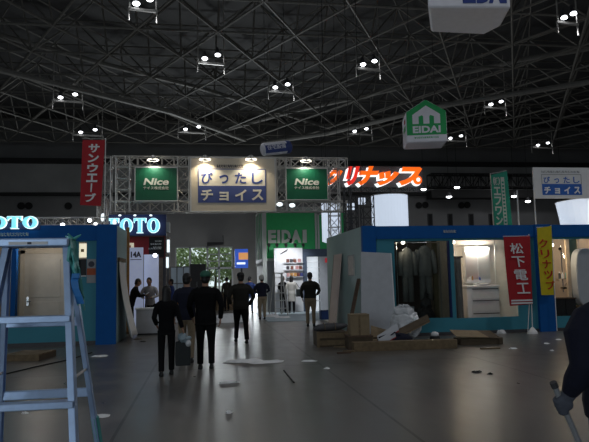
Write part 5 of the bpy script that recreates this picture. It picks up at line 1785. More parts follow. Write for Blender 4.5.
scrap(490, 374.5, 0.05, 0.04, 'small dark scrap on the near floor at right, right of two', 'black', group=None)
scrap(513, 349, 0.09, 0.06, 'small white scrap on the floor below the red banner')
scrap(547, 344, 0.08, 0.06, 'small white scrap on the floor below the yellow banner')
scrap(559, 340, 0.08, 0.06, 'small white scrap near the foot of the last opening')
scrap(552, 351, 0.05, 0.04, 'tiny white scrap nearer than the others at right')
scrap(501, 333.5, 0.14, 0.1, 'pale plastic scrap beside the flat cardboard boxes', 'plastic', 0.1)
scrap(283, 318, 0.35, 0.3, 'pale crumpled sheet on the floor near the white display wall', h=0.08)
scrap(272, 317, 0.4, 0.3, 'pale crumpled sheet on the floor beside the man in the white helmet', h=0.14)
scrap(228, 322, 0.9, 0.5, 'heap of white sheeting on the floor left of the walking man', h=0.3)
scrap(178, 322, 0.7, 0.4, 'heap of white sheeting on the floor between the woman and the man', h=0.28)
# black cable along the floor at the left
mb = MB()
mb.tube([onZ(-30, 382) + Vector((0, 0, 0.012)), onZ(0, 376) + Vector((0, 0, 0.012)), onZ(35, 367.5) + Vector((0, 0, 0.012)), onZ(70, 360) + Vector((0, 0, 0.012)), onZ(92, 353) + Vector((0, 0, 0.012))], 0.011, 6)
tag(mb.build('floor_cable', M['cablemat'], None), 'black cable lying across the floor behind the step ladder', 'cable')
mb = MB()
mb.tube([onZ(284, 371) + Vector((0, 0, 0.01)), onZ(294, 383) + Vector((0, 0, 0.01))], 0.012, 6)
tag(mb.build('thin_rod', M['cablemat'], None), 'thin dark rod lying on the floor below the small white sheet', 'rod')

# right: boxes and planks before the right booth
def gbox(t, nm, pa, pb, y_depth, z0, z1, m, bevel=0.004):
    a, c = onZ(*pa), onZ(*pb)
    ang = math.atan2(c.y - a.y, c.x - a.x)
    mx = Matrix.Translation((a.x, a.y, 0)) @ Matrix.Rotation(ang, 4, 'Z')
    return MB().box((0, 0, z0), ((c - a).length, y_depth, z1)).build(nm, m, t, bevel=bevel, mtx=mx)
bd = 944
t = thing('wooden_plank', 'long bare wooden plank lying in front of the debris pile', 'plank', (0, 0, 0))
gbox(t, 'plank_board', (354, 352), (457, 348.5), 0.24, 0.0, 0.19, M['wood'])
gbox(t, 'end_grain', (456.9, 348.5), (457.5, 348.5), 0.23, 0.005, 0.185, M['card'])
t = thing('cardboard_box', 'square brown cardboard box standing on a low crate before the leaning panel', 'box', onZ(350.5, 349.5), rad(-4))
sc_ = 12.6 / 590
MB().box((0.02, 0.05, 0.29), (21 * sc_, 0.4, 0.29 + 21 * sc_)).build('box_body', M['card'], t, bevel=0.006)
MB().box((9.5 * sc_, 0.047, 0.29), (11.5 * sc_, 0.05, 0.29 + 21 * sc_)).build('tape', M['wood'], t)
MB().box((0.02, 0.04, 0.29 + 20.5 * sc_), (21 * sc_, 0.41, 0.30 + 21 * sc_)).build('flap', M['card'], t)
t = thing('low_crate', 'low dark crate under the square cardboard box', 'crate', onZ(349, 350), rad(-4))
MB().box((0, 0.03, 0.03), (25 * sc_, 0.55, 0.27)).build('crate_body', M['carddark'], t)
for z in (0.0, 0.26):
    MB().box((-0.01, 0.015, z), (25 * sc_ + 0.01, 0.57, z + 0.03)).build('frame_board', M['darkwood'], t)
t = thing('leaning_plank', 'dark brown plank leaning upright on the end of the green side wall', 'plank', (0, 0, 0))
pa, pb = onZ(346, 326.5), onY(359, 278, 15.4)
a = onZ(345, 330)
a = Vector((3.35, 13.95, 0.0))
a = onY(345, 322, 14.2)
top = onX(358.5, 278.5, RX0 - 0.05)
MB().slab([a + Vector((-0.02, 0, -a.z + 0.01)), a + Vector((0.06, 0, -a.z + 0.01)), top + Vector((0.05, 0, 0)), top + Vector((-0.03, 0, 0))], (0, 0.05, 0.0)).build('plank_board', M['darkwood'], t)
MB().slab([a + Vector((0.06, -0.002, -a.z + 0.01)), a + Vector((0.075, -0.002, -a.z + 0.01)), top + Vector((0.065, -0.002, 0)), top + Vector((0.05, -0.002, 0))], (0, 0.054, 0.0)).build('pale_edge', M['wood'], t)
# pile left of it
t = thing('wooden_crate', 'low wooden crate carrying a dark bundle, left of the square cardboard box', 'crate', onZ(317, 347.5), rad(-2))
sp_ = 12.9 / 590
w = 33 * sp_
MB().box((0.02, 0.02, 0.0), (w - 0.02, 0.68, 0.33)).build('crate_body', M['carddark'], t)
for z in (0.04, 0.2):
    MB().box((0, 0, z), (w, 0.02, z + 0.11)).build('side_slat', M['wood'], t)
for x in (0, w - 0.07):
    MB().box((x, -0.015, 0), (x + 0.07, 0.02, 0.34)).build('corner_post', M['wood'], t)
t = thing('dark_bundle', 'dark wrapped bundle lying on the low wooden crate', 'bundle', onZ(317, 347.5) + Vector((0, 0, 0.335)), rad(3))
mb = MB()
mb.tube([(0.0, 0.3, 0.06), (0.12, 0.3, 0.09), (w * 0.5, 0.32, 0.1), (w * 0.9, 0.36, 0.11), (w + 0.1, 0.4, 0.13)], [0.05, 0.1, 0.12, 0.1, 0.05], 10)
for v in mb.v: v.z = max(0.0, v.z * 0.8)
mb.build('wrapping', M['darkgrey'], t, smooth=True)
for x in (0.25, 0.5):
    MB().tube([(x, 0.19, 0.03), (x, 0.21, 0.14), (x, 0.32, 0.185), (x, 0.44, 0.14), (x, 0.46, 0.03)], 0.008, 5).build('cord', M['wood'], t)
# small timber offcuts in the gap
for px, py, L_, an, lab in ((343, 343, 0.32, 0.5, 'short pale timber offcut between the two crates, upper'), (341, 347.5, 0.3, -0.25, 'short pale timber offcut between the two crates, lower'), (344, 353.5, 0.3, 0.1, 'thin dark offcut on the floor before the low crate'), (349, 352, 0.25, -0.4, 'short timber offcut in front of the plank end')):
    p = onZ(px, py)
    o = MB().box((-L_ / 2, -0.03, 0), (L_ / 2, 0.03, 0.035)).build('timber_offcut', M['wood'] if 'pale' in lab or 'short' in lab else M['darkwood'], None, bevel=0.003)
    o.location = p
    o.rotation_euler = (0, 0, an)
    tag(o, lab, 'offcut', 'timber offcuts by the crates')
# cardboard sheets behind the box
t = thing('cardboard_sheet', 'pale cardboard sheet leaning behind the square box on its right', 'cardboard', (0, 0, 0))
a, c, d, e = onY(371, 347, 13.6), onY(391, 345, 13.7), onY(387, 330, 14.1), onY(371, 325.5, 14.1)
a.z = c.z = 0.01
MB().slab([a, c, d, e], (0, 0.012, 0.004)).build('sheet', M['card'], t)
MB().slab([a + Vector((0.05, -0.008, 0.1)), c + Vector((-0.05, -0.008, 0.1)), c + Vector((-0.05, -0.004, 0.14)), a + Vector((0.05, -0.004, 0.14))], (0, 0.004, 0)).build('fold_line', M['carddark'], t)
# slanted boards resting on the beam
def slant(pa, pb, ya, yb, w, h, m, name, label, cat='board', edge=None, grp=None):
    a, c = onY(*pa, ya), onY(*pb, yb)
    t = thing(name, label, cat, (0, 0, 0), 0, grp)
    up = Vector((0, 0.25, 0.97)) * h
    bk = Vector((0.0, w, 0.12))
    MB().slab([a, c, c + bk, a + bk], up).build('board_body', M[m], t)
    MB().slab([a + Vector((0, -0.004, 0)), c + Vector((0, -0.004, 0)), c + Vector((0, -0.004, 0)) + up * 0.45, a + Vector((0, -0.004, 0)) + up * 0.45], (0, 0.004, 0)).build('edge_strip', M[edge or 'wood'], t)
slant((379, 344), (399, 331), 13.1, 13.3, 0.12, 0.05, 'greywhite', 'white_board', 'white board with a reddish edge slanting on the debris pile, upper of two', edge='darkred', grp='slanted white boards')
slant((380, 347), (396, 337.5), 12.95, 13.05, 0.1, 0.045, 'greywhite', 'white_board', 'white board slanting on the debris pile, lower of two', edge='darkred', grp='slanted white boards')
slant((391, 342), (430, 322), 13.15, 13.5, 0.14, 0.05, 'carddark', 'brown_board', 'long brown board slanting up across the plastic bag', edge='wood')
t = thing('dark_bag', 'dark blue bag lying between the slanted boards and the long plank', 'bag', onZ(395, 347) + Vector((0.12, 0.35, 0)))
mb = MB()
mb.ell((0, 0, 0.13), (0.42, 0.14, 0.14), 14, 8)
for v in mb.v: v += Vector((random.uniform(-.015, .015), 0, random.uniform(-.015, .015))); 
for v in mb.v: v.z = max(v.z, 0)
mb.build('bag_body', M['navycloth'], t, smooth=True)
MB().tube([(-0.15, -0.1, 0.22), (-0.05, -0.14, 0.3), (0.1, -0.1, 0.23)], 0.015, 6).build('handle', M['navycloth'], t)
# plastic bag
t = thing('plastic_bag', 'big crumpled white plastic bag on the debris pile before the first opening', 'bag', onZ(415, 344) + Vector((0, 0.6, 0)))
mb = MB()
mb.ell((0, 0, 0.36), (0.4, 0.26, 0.38), 28, 18)
mb.ell((-0.04, 0.0, 0.68), (0.24, 0.18, 0.16), 20, 12)
import mathutils.noise as mnoise
for v in mb.v:
    v += Vector((mnoise.noise(v * 6), mnoise.noise(v * 6 + Vector((5, 1, 2))), mnoise.noise(v * 6 + Vector((2, 8, 3))))) * 0.07
    v.z = max(v.z, 0.0)
mb.build('bag_body', M['plastic'], t)
mb = MB()
for k in range(5):
    an = k * 1.25
    mb.tube([(-0.04, 0, 0.78), (-0.04 + 0.1 * math.cos(an), 0.08 * math.sin(an), 0.86), (-0.04 + 0.16 * math.cos(an), 0.13 * math.sin(an), 0.83)], [0.04, 0.03, 0.012], 6)
mb.build('bag_mouth', M['plastic'], t)
t = thing('white_cap_piece', 'small white round fitting on the floor right of the plastic bag', 'fitting', onZ(435, 339.5))
mb = MB()
mb.tube([(0, 0, 0.09), (0, 0, 0.16), (0, 0, 0.19)], [0.1, 0.09, 0.04], 14)
mb.build('dome', M['lettwhite'], t, smooth=True)
MB().tube([(0, 0, 0), (0, 0, 0.09)], [0.13, 0.11], 12).build('base', M['black'], t)

# flat cardboard boxes at the right
p = onZ(459, 348)
def flatbox(loc, rot, w, d, h, m, label, open_=False):
    t = thing('cardboard_box', label, 'box', loc, rot)
    MB().box((0, 0, 0), (w, d, h)).build('box_body', M[m], t, bevel=0.004)
    MB().box((-0.005, -0.008, h), (w + 0.005, d + 0.005, h + 0.012)).build('lid', M['card'], t)
    return t
a, c = onZ(456, 340), onZ(502, 346.5)
t = thing('cardboard_box', 'flat open cardboard box on the floor before the vanity opening', 'box', onZ(461, 345.5), rad(-5))
s_ = 12.7 / 590
w = 40 * s_
mb = MB()
mb.box((0, 0, 0), (w, 0.5, 0.13))
mb.build('box_body', M['carddark'], t)
MB().box((0.02, 0.02, 0.13), (w - 0.02, 0.48, 0.135)).build('packing_foam', M['card'], t)
fl_ = MB()
fl_.slab([(-0.12, -0.05, 0.2), (w * 0.72, -0.05, 0.16), (w * 0.62, 0.42, 0.27), (-0.1, 0.45, 0.3)], (0, 0, 0.012))
fl_.build('lid_flap', M['card'], t)
f2 = MB()
f2.slab([(w * 0.7, -0.03, 0.16), (w + 0.05, -0.03, 0.13), (w - 0.02, 0.45, 0.26), (w * 0.62, 0.42, 0.27)], (0, 0, 0.012))
label_part(f2.build('lid_flap', M['carddark'], t), 'dark inner side of a lid flap')
f3 = MB()
f3.slab([(w, -0.03, 0.0), (w + 0.1, 0.0, 0.0), (w + 0.1, 0.0, 0.15), (w, -0.03, 0.13)], (0, 0.45, 0))
f3.build('end_flap', M['carddark'], t)
o = MB().box((0, 0, 0), (0.42, 0.06, 0.03)).build('timber_offcut', M['wood'], None)
o.location = onZ(481, 349.5)
o.rotation_euler = (0, 0, rad(-4))
tag(o, 'pale timber offcut on the floor before the flat open cardboard box', 'offcut')

# ladder and carts by the far display wall
lp0 = onZ(281, 314)
t = thing('step_ladder', 'small aluminium step ladder in front of the white display wall', 'ladder', (lp0.x - 0.2, lp0.y - 0.75, 0), rad(12))
for s_ in (-1, 1):
    for f in (-1, 1):
        MB().tube([(s_ * 0.28, f * 0.4, 0), (s_ * 0.17, f * 0.05, 1.75)], 0.03, 6).build('rail', M['steel'], t)
for k in range(5):
    z = 0.3 + 0.32 * k
    hw = 0.28 - 0.11 * z / 1.75
    yy = -0.4 + 0.35 * z / 1.75
    MB().box((-hw, yy - 0.06, z - 0.02), (hw, yy + 0.04, z + 0.02)).build('step', M['steel'], t)
MB().box((-0.2, -0.1, 1.74), (0.2, 0.1, 1.79)).build('top_cap', M['steel'], t)
# blue crates at the foot of the grey panel
for px, py, s2, lab in ((327, 313.5, 0.55, 'blue plastic crate at the foot of the grey panel, left of two'), (334, 313, 0.55, 'blue plastic crate at the foot of the grey panel, right of two')):
    p = onZ(px, py + 6)
    t = thing('plastic_crate', lab, 'crate', p, 0, 'blue crates beside the man in the dark vest')
    cr = MB()
    for q in (((-.25, -.18, 0), (.25, .18, .03)), ((-.25, -.18, 0), (-.23, .18, .34)), ((.23, -.18, 0), (.25, .18, .34)), ((-.25, -.18, 0), (.25, -.16, .34)), ((-.25, .16, 0), (.25, .18, .34))):
        cr.box(*q)
    cr.build('tub', mat('blue_crate_plastic', (0.02, 0.06, 0.22), 0.5), t)
    MB().box((-.27, -.2, .32), (.27, -.16, .36)).build('rim', M['navy'], t)

# ------------------------------------------------------------------ people
REMESH = []
def person(label, loc, rotz, H, top='suit', legs_m='trousdark', hem=0.47, stride=0.0, arms=None, hairm='hair', hair='short', cap=None, coat=False, lean=0.0, girth=1.0,
           voxel=0.011, hand=True, legs=None, face=False, headturn=0.0, headtilt=0.0, collar=None, glove=False, sleeve=1.0, shouldw=0.115):
    t = thing('person', label, 'person', loc, rotz)
    g_ = girth
    def L(p):                         # body coordinates in heights, upper body leaned forward
        x, y, z = p
        if z > 0.5:
            y += lean * (z - 0.5)
            z -= 0.5 * lean * lean * (z - 0.5)
        return Vector((x * H, y * H, z * H))
    A = {1: ((shouldw, 0, 0.805), (shouldw + 0.03, -0.015, 0.635), (shouldw + 0.035, 0.03, 0.5)),
         -1: ((-shouldw, 0, 0.805), (-shouldw - 0.03, -0.015, 0.635), (-shouldw - 0.035, 0.03, 0.5))}
    if arms:
        for k, v in arms.items(): A[k] = v
    G = {1: ((0.052, 0, 0.5), (0.056, 0.012 + stride * 0.07, 0.275), (0.056, stride * 0.12 - (0.02 if stride < 0 else 0), 0.045)),
         -1: ((-0.052, 0, 0.5), (-0.056, 0.012 - stride * 0.05, 0.275), (-0.056, -stride * 0.13, 0.05))}
    if legs:
        for k, v in legs.items(): G[k] = v
    def oval(c, w, d, n=20):
        p = L(c)
        return [p + Vector((w * H * math.cos(2 * PI * k / n), d * H * math.sin(2 * PI * k / n), 0)) for k in range(n)]
    def torso(e):
        return [oval((0, 0, .47), .088 * g_ + e, .062 * g_ + e), oval((0, 0, .52), .092 * g_ + e, .066 * g_ + e), oval((0, 0.004, .6), .082 * g_ + e, .058 * g_ + e),
                oval((0, 0.002, .7), .094 * g_ + e, .066 * g_ + e), oval((0, -0.004, .77), .104 * g_ + e, .064 * g_ + e), oval((0, -0.006, .802), .088 * min(g_, 1.1) + e, .05 + e), oval((0, -0.004, .826), .056 + e, .04 + e), oval((0, -0.002, .842), .04 + e, .036 + e)]
    # body: trunk, limbs, head with face, hands with fingers, grown into one surface
    b = MB()
    b.loft(torso(-0.014))
    b.tube([L((0, -0.006, .8)), L((0, 0.0, .845)), L((0, 0.008, .885))], [.04 * H, .033 * H, .034 * H], 12)
    hc = L((0, 0.012, .93))
    HM = Matrix.Rotation(headturn, 4, 'Z') @ Matrix.Rotation(-headtilt - lean * 0.3, 4, 'X')
    hp = lambda x, y, z: hc + HM @ Vector((x * H, y * H, z * H))
    b.ell(hc, (.045 * H, .056 * H, .066 * H), 18, 12, HM)
    b.ell(hp(0, .016, -.036), (.034 * H, .038 * H, .034 * H), 12, 8, HM)
    b.tube([hp(0, .05, .008), hp(0, .064, -.014), hp(0, .052, -.019)], [.006 * H, .0095 * H, .007 * H], 8)
    b.ell(hp(0, .05, -.037), (.016 * H, .006 * H, .006 * H), 8, 6, HM)
    b.ell(hp(0, .05, .016), (.03 * H, .01 * H, .007 * H), 10, 6, HM)
    for s in (-1, 1):
        b.ell(hp(s * .046, -.002, -.005), (.007 * H, .013 * H, .02 * H), 8, 6, HM)
    for s in (-1, 1):
        S_, E_, W_ = (L(p) for p in A[s])
        b.tube([S_ - Vector((0, 0, .024 * H)), S_.lerp(E_, .5), E_, E_.lerp(W_, .35), W_], [.023 * H, .025 * H, .02 * H, .02 * H, .0145 * H], 10)
        if hand:
            d = (W_ - E_).normalized()
            side = d.cross(Vector((0, 1, 0)))
            if side.length < 0.1: side = Vector((1, 0, 0))
            side.normalize()
            fw = side.cross(d).normalized()          # knuckle row runs along fw, palm faces the thigh
            if fw.y < 0: fw = -fw
            inn = Vector((-s, 0, 0))
            inn = (inn - d * inn.dot(d)).normalized()
            pc = W_ + d * .03 * H
            pm = Matrix((fw, inn, d)).transposed().to_4x4()
            b.ell(pc, (.022 * H, .011 * H, .03 * H), 10, 8, pm)
            for q, (o_, ln) in enumerate(((.017, .036), (.006, .041), (-.005, .038), (-.015, .029))):
                r0 = W_ + d * .05 * H + fw * o_ * H
                k1 = r0 + d * ln * .5 * H + inn * .004 * H
                k2 = k1 + d * ln * .4 * H + inn * .014 * H
                b.tube([r0 - d * .02 * H, r0, k1, k2], [.0055 * H, .0056 * H, .0052 * H, .0042 * H], 7)
            th = W_ + d * .016 * H + fw * .016 * H
            b.tube([th - fw * .01 * H, th + fw * .012 * H + d * .016 * H, th + fw * .014 * H + d * .034 * H + inn * .008 * H], [.0068 * H, .006 * H, .0048 * H], 7)
    for s in (-1, 1):
        h, k, a = (L(p) for p in G[s])
        b.tube([h, h.lerp(k, .5), k, k.lerp(a, .35), a], [.042 * H * g_, .037 * H * g_, .028 * H, .027 * H, .018 * H], 10)
    bo = b.build('body', M['skin'], t, smooth=True)
    REMESH.append((bo, voxel * 0.75))
    # jacket
    j = MB()
    e = 0.008
    rings = torso(e)
    if hem < 0.47:
        rings = [oval((0, 0, hem), .098 * g_ + e, .074 * g_ + e)] + rings
    elif hem > 0.5:
        rings = rings[1:]
    j.loft(rings)
    for s in (-1, 1):
        S_, E_, W_ = (L(p) for p in A[s])
        j.tube([L((A[s][0][0] * 0.5, -0.004, .812)), S_ + (L((A[s][0][0] * 0.9, 0, A[s][0][2] - 0.022)) - S_), S_.lerp(E_, .45), E_, E_.lerp(W_, .5), E_.lerp(W_, .93)], [.03 * H, .039 * H * sleeve, .034 * H * g_ * sleeve, .03 * H * sleeve, .028 * H * sleeve, .024 * H], 12)
    jo = j.build('coat' if coat else 'jacket', M[top], t, smooth=True)
    REMESH.append((jo, voxel))
    if collar:
        c = MB()
        c.tube([L((0, -0.004, .815)), L((0, 0, .848))], [.052 * H, .044 * H], 16)
        c.build('collar', M[collar], t, smooth=True)
    # trousers
    p_ = MB()
    p_.loft([oval((0, 0, .455), .085 * g_, .062 * g_), oval((0, 0, .5), .094 * g_, .068 * g_), oval((0, 0, .56), .088 * g_, .063 * g_)])
    for s in (-1, 1):
        h, k, a = (L(q) for q in G[s])
        p_.tube([h, h.lerp(k, .35), k, k.lerp(a, .5), k.lerp(a, .97)], [.052 * H * g_, .049 * H * g_, .038 * H, .034 * H, .032 * H], 12)
    po = p_.build('trousers', M[legs_m], t, smooth=True)
    REMESH.append((po, voxel))
    for s in (-1, 1):
        a = L(G[s][2])
        lift = a.z - 0.045 * H
        m_ = MB()
        m_.loft([[Vector((a.x + wx * H * math.cos(q), a.y + (yy + ly * math.sin(q)) * H, lift + zz * H)) for q in [2 * PI * k / 14 for k in range(14)]]
                 for wx, ly, yy, zz in ((.024, .075, .035, 0.0), (.027, .078, .035, .008), (.025, .07, .03, .02), (.02, .04, .008, .038), (.019, .022, -.005, .055))])
        m_.build('shoe', M['shoe'], t, smooth=True)
    # hair and headgear
    hm = MB()
    if hair != 'none':
        hm.ell(hp(0, -.011, .014), (.05 * H, .055 * H, .06 * H), 18, 12, HM)
        hm.ell(hp(0, -.026, -.02), (.045 * H, .036 * H, .045 * H), 14, 9, HM)
        if hair == 'long':
            hm.loft([[hp(wx * math.cos(q), -.03 + yo + dy * math.sin(q), zz) for q in [2 * PI * k / 14 for k in range(14)]]
                     for zz, wx, dy, yo in ((.03, .04, .03, 0), (.0, .051, .034, 0), (-.05, .05, .032, -.004), (-.095, .05, .026, -.012), (-.125, .042, .016, -.018))])
        ho = hm.build('hair', M[hairm], t, smooth=True)
        if hair == 'long': REMESH.append((ho, voxel))
    if cap:
        cm = MB()
        N = 18
        cm.loft([[hp((.054 * k_) * math.cos(q), -.004 + .064 * k_ * math.sin(q), zz) for q in [2 * PI * i / N for i in range(N)]] for zz, k_ in (((.012, 1.0), (.03, 1.02), (.05, .93), (.066, .7), (.075, .35), (.077, .05)) if cap != 'helmet' else ((-.025, 1.1), (.02, 1.16), (.05, 1.06), (.072, .8), (.084, .4), (.087, .05)))])
        co = cm.build('helmet' if cap == 'helmet' else 'cap', M[cap], t, smooth=True)
        br = MB()
        br.loft([[hp(.046 * math.cos(q), .05 + (.045 if math.sin(q) > 0 else .01) * math.sin(q), zz) for q in [2 * PI * i / N for i in range(N)]] for zz in (.012, .02)])
        br.build('brim', M[cap], co, smooth=True)
    if face:
        for s in (-1, 1):
            MB().ell(hp(s * .019, .0505, .004), (.0065 * H, .004 * H, .004 * H), 8, 6, HM).build('eye', M['black'], t, smooth=True)
    return t, L, A

# the pair walking away
wl = onZ(166.5, 375.5)
t_w, Lw, Aw = person('woman with long black hair in a black trouser suit walking away with a dark bag', (wl.x, wl.y, 0), rad(4), 1.5, 'suit', 'trousdark', 0.45, 0.55, hair='long', girth=0.92, voxel=0.009,
                     arms={1: ((.1, 0, .8), (.135, -.03, .65), (.175, -.02, .515)), -1: ((-.1, 0, .8), (-.135, -.04, .645), (-.11, .06, .56))}, shouldw=.1)
ml = onZ(206, 369)
person('tall man in a black suit and green cap walking away beside the woman', (ml.x, ml.y, 0), rad(-3), 1.74, 'suit', 'trousdark', 0.445, 0.22, cap='capgreen', girth=1.12, voxel=0.009,
       arms={1: ((.125, 0, .805), (.165, -.03, .64), (.15, .01, .5)), -1: ((-.125, 0, .805), (-.165, -.02, .64), (-.14, .06, .52))}, shouldw=.125)
m2 = onZ(187, 362)
person('dark haired man in navy and beige, half hidden beyond the man in the green cap', (m2.x, m2.y, 0), rad(-8), 1.72, 'navycloth', 'beigecloth', 0.5, -0.4, girth=1.02, voxel=0.01)
# striding man in the dark jacket
wk_ = onZ(241.5, 342.5)
person('man in a dark cap and dark jacket striding away in the middle of the aisle', (wk_.x, wk_.y, 0), rad(6), 1.74, 'olive', 'trousdark', 0.5, -0.95, cap='hair', girth=1.22, voxel=0.01,
       arms={1: ((.12, 0, .805), (.18, -.04, .64), (.13, .06, .53)), -1: ((-.12, 0, .805), (-.18, -.03, .645), (-.14, .07, .55))})
hp_ = onZ(262.5, 319.5)
person('man in a white helmet, navy jacket and beige trousers standing in the aisle', (hp_.x, hp_.y, 0), rad(4), 1.68, 'navycloth', 'beigecloth', 0.52, 0.12, cap='helmet', girth=1.2, voxel=0.012,
       arms={1: ((.12, 0, .8), (.17, .03, .65), (.09, .12, .6)), -1: ((-.12, 0, .8), (-.17, .03, .65), (-.09, .12, .6))}, lean=0.1)
vp = onZ(311, 326.5)
person('bareheaded man in a dark vest and beige trousers facing the lit shelf unit', (vp.x, vp.y, 0), rad(-12), 1.74, 'olive', 'beigecloth', 0.54, 0.2, girth=1.18, voxel=0.012,
       arms={1: ((.12, 0, .805), (.17, -.02, .65), (.12, .08, .58)), -1: ((-.12, 0, .805), (-.165, -.03, .64), (-.15, .04, .52))})
dl = onZ(281, 313)
person('person in black standing behind the small step ladder at the display wall', (dl.x + 0.1, dl.y - 0.1, 0), rad(-30), 1.64, 'suit', 'trousdark', 0.5, 0.1, voxel=0.013,
       arms={1: ((.115, 0, .805), (.15, .1, .68), (.1, .2, .68)), -1: ((-.115, 0, .805), (-.15, .06, .66), (-.08, .16, .62))})
cl = onZ(292, 313)
t_c, Lc, Ac = person('woman in a pale knee-length coat carrying a dark shoulder bag at the display wall', (cl.x, cl.y, 0), rad(-10), 1.66, 'palecloth', 'trousdark', 0.31, 0.15, hair='long', coat=True, girth=1.08, voxel=0.012)
# left background people
p1_ = onZ(131, 331)
person('dark haired person in black bending over a clipboard beside the left booth', (p1_.x + 0.02, p1_.y - 0.35, 0), rad(-75), 1.68, 'suit', 'trousdark', 0.5, 0.1, voxel=0.012, lean=0.3, headtilt=0.25, face=True,
       arms={1: ((.115, 0, .8), (.14, .1, .66), (.05, .2, .68)), -1: ((-.115, 0, .8), (-.14, .1, .66), (-.05, .22, .67))})
p2_ = onZ(151, 329.5)
person('person in a pale shirt standing in front of the bluish partition panel', (p2_.x, p2_.y - 0.3, 0), rad(170), 1.68, 'shirt', 'trousdark', 0.5, 0.05, voxel=0.013, lean=0.15, headtilt=0.35, face=True,
       arms={1: ((.115, 0, .805), (.16, .05, .65), (.07, .17, .62)), -1: ((-.115, 0, .805), (-.16, .05, .65), (-.07, .17, .62))})
p3_ = onZ(171.5, 322)
person('person in a blue shirt in the background right of the grey brown column', (p3_.x, p3_.y, 0), rad(100), 1.62, 'bluecloth', 'trousdark', 0.5, 0.1, voxel=0.014)
p4_ = onZ(227, 311)
person('distant person in dark clothes before the low wooden cabinet', (p4_.x, p4_.y, 0), rad(20), 1.66, 'olive', 'trousdark', 0.5, 0.2, voxel=0.015)
p5_ = onZ(250, 313)
person('distant person in blue standing between the striding man and the man in the white helmet', (p5_.x, p5_.y, 0), rad(-20), 1.66, 'bluecloth', 'jeans', 0.5, 0.2, voxel=0.015)
# foreground worker at the right edge
fw_ = onY(625, 400, 2.95)
t_f, Lf, Af = person('worker in navy at the right edge, gripping a grey pole with a gloved hand', (fw_.x, fw_.y, 0), rad(10), 1.74, 'navycloth', 'jeans', 0.5, 0.25, girth=1.4, sleeve=1.3, voxel=0.008, lean=0.0, headturn=rad(-25),
       arms={-1: ((-.13, 0, .795), (-.168, -.015, .635), (-.17, .05, .54)), 1: ((.125, 0, .805), (.17, .02, .64), (.1, .14, .6))}, shouldw=.135)
fw_t = bpy.data.materials['skin']
mxf = Matrix.Translation((fw_.x, fw_.y, 0)) @ Matrix.Rotation(rad(10), 4, 'Z')
E_, W_ = (Lf(p) for p in Af[-1][1:])
d = (W_ - E_).normalized()
hpt = mxf @ (W_ + d * 0.075)
# gloved hand closed on the pole: palm, four unequal curled fingers and a thumb
pole_dir = (onY(575, 428, 2.75) - onY(550, 378, 2.75)).normalized()
pole_dir = Vector((pole_dir.x, 0.12, pole_dir.z)).normalized()
gl = MB()
Wl = W_
cl_ = W_ + d * 0.075
pd = (mxf.to_3x3().inverted() @ pole_dir).normalized()
u = pd.cross(d).normalized()
v = u.cross(pd).normalized()
gl.tube([W_ - d * 0.04, W_ + d * 0.01], [0.042, 0.038], 12)
gm = Matrix((u, pd, v)).transposed().to_4x4()
gl.ell(W_ + d * 0.045 - u * 0.022, (0.02, 0.048, 0.045), 12, 9, gm)
for k, (o_, r_) in enumerate(((-0.036, 0.0125), (-0.012, 0.0135), (0.012, 0.013), (0.035, 0.0115))):
    c = cl_ + pd * o_
    rr_ = 0.031 - 0.001 * abs(k - 1)
    pts = []
    for a_ in range(7):
        an = rad(200 - a_ * (36 + 2 * (k % 2)))
        pts.append(c + u * math.cos(an) * rr_ + v * math.sin(an) * rr_ * 1.05)
    gl.tube([W_ + d * 0.04 + pd * o_ * 0.8 - u * 0.02] + pts, [r_] + [r_] * 6 + [r_ * 0.8], 8)
gl.tube([W_ + d * 0.02 - pd * 0.03 + u * 0.005, cl_ - pd * 0.055 + u * 0.024, cl_ - pd * 0.035 + u * 0.034 + v * 0.02], [0.016, 0.0145, 0.011], 8)
go = gl.build('glove', M['glove'], t_f, smooth=True)
REMESH.append((go, 0.006))
t = thing('grey_pole', 'grey pole held by the worker at the right edge of the picture', 'pole', (0, 0, 0))
k0 = (hpt.z - 0.02) / -pole_dir.z
up_ = hpt - pole_dir * 0.13
MB().tube([up_, hpt + pole_dir * k0], 0.016, 10).build('shaft', M['grey'], t)
MB().tube([up_ - pole_dir * 0.012, up_ + pole_dir * 0.02], 0.019, 10).build('end_cap', M['darkgrey'], t)

# handbag and pale cloth of the woman
mxw = Matrix.Translation((wl.x, wl.y, 0)) @ Matrix.Rotation(rad(4), 4, 'Z')
hw_ = mxw @ (Lw(Aw[1][2]) + Vector((0.01, 0.02, -0.09)))
t = thing('tote_bag', 'dark tall tote bag hanging from the hand of the woman in black', 'bag', (hw_.x, hw_.y, hw_.z - 0.53))
mb = MB()
mb.loft([[Vector((sx * 0.125 * k_, sy * 0.05, z)) for sx, sy in ((-1, -1), (1, -1), (1, 1), (-1, 1))] for z, k_ in ((0, .94), (0.02, 1.0), (0.2, 1.04), (0.4, 0.98))])
mb.build('bag_body', M['bag'], t, bevel=0.01)
for y in (-0.03, 0.03):
    MB().tube([(-0.07, y, 0.36), (-0.05, y * 0.6, 0.47), (0, 0, 0.53), (0.05, y * 0.6, 0.47), (0.07, y, 0.36)], 0.008, 6).build('handle', M['bag'], t)
t = thing('folded_cloth', 'pale grey blue folded cloth on the top of the dark tote bag', 'cloth', (hw_.x + 0.03, hw_.y - 0.01, hw_.z - 0.16))
mb = MB()
mb.ell((0, 0, 0.07), (0.11, 0.08, 0.08), 22, 14)
for vv in mb.v:
    vv += Vector((mnoise.noise(vv * 14), 0, mnoise.noise(vv * 14 + Vector((3, 3, 3))))) * 0.06
mb.build('cloth', mat('pale_blue_cloth', (0.3, 0.38, 0.42), 0.8, var=0.1), t, smooth=True)
mb = MB()
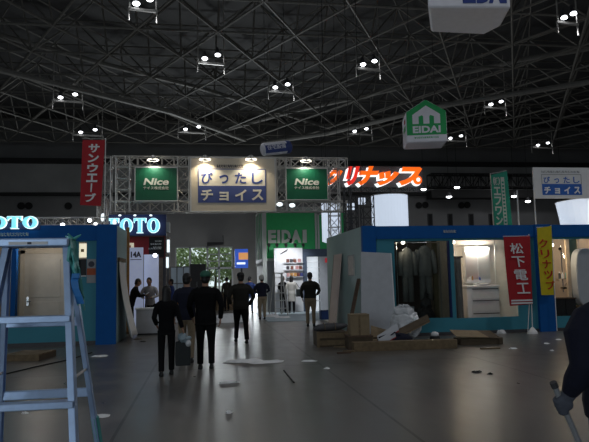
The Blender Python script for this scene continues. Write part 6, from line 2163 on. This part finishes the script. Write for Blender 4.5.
mb.ell((0.06, -0.03, 0.0), (0.05, 0.05, 0.06), 10, 8)
mb.build('hanging_corner', M['plastic'], t, smooth=True)
# shoulder bag of the woman in the pale coat
mxc = Matrix.Translation((cl.x, cl.y, 0)) @ Matrix.Rotation(rad(-10), 4, 'Z')
bc = mxc @ Vector((0.33, -0.05, 0.72))
t = thing('shoulder_bag', 'dark shoulder bag at the right side of the woman in the pale coat', 'bag', bc, rad(-10))
MB().box((-0.13, -0.07, 0), (0.13, 0.07, 0.33)).build('bag_body', M['bag'], t, bevel=0.02)
MB().tube([(-0.1, 0, 0.32), (-0.09, 0.0, 0.5), (-0.12, 0, 0.62), (-0.05, 0.03, 0.5), (0.08, 0, 0.32)], 0.01, 6).build('strap', M['bag'], t)
# clipboard of the bending person
mxp = Matrix.Translation((p1_.x + 0.02, p1_.y - 0.35, 0)) @ Matrix.Rotation(rad(-75), 4, 'Z')
cb = mxp @ Vector((0, 0.47, 1.13))
t = thing('clipboard', 'dark clipboard held by the person bending beside the left booth', 'clipboard', cb, rad(-75))
MB().box((-0.12, -0.16, 0), (0.12, 0.16, 0.006)).build('board', M['darkgrey'], t, mtx=Matrix.Rotation(rad(35), 4, 'X'))
MB().box((-0.1, -0.14, 0.006), (0.1, 0.13, 0.009)).build('sheet', M['paper'], t, mtx=Matrix.Rotation(rad(35), 4, 'X'))

# ------------------------------------------------------------------ grow the bodies and clothes into single surfaces
for o, vx in REMESH:
    md = o.modifiers.new('grow', 'REMESH')
    md.mode = 'VOXEL'
    md.voxel_size = vx
    md.use_smooth_shade = True
    ms = o.modifiers.new('smooth', 'SMOOTH')
    ms.factor = 0.5
    ms.iterations = 3
bpy.context.view_layer.update()
dg = bpy.context.evaluated_depsgraph_get()
new = [(o, bpy.data.meshes.new_from_object(o.evaluated_get(dg))) for o, vx in REMESH]
for o, me in new:
    o.modifiers.clear()
    o.data = me
    for p in me.polygons:
        p.use_smooth = True
bpy.data.objects.remove(_to)
bpy.context.view_layer.update()
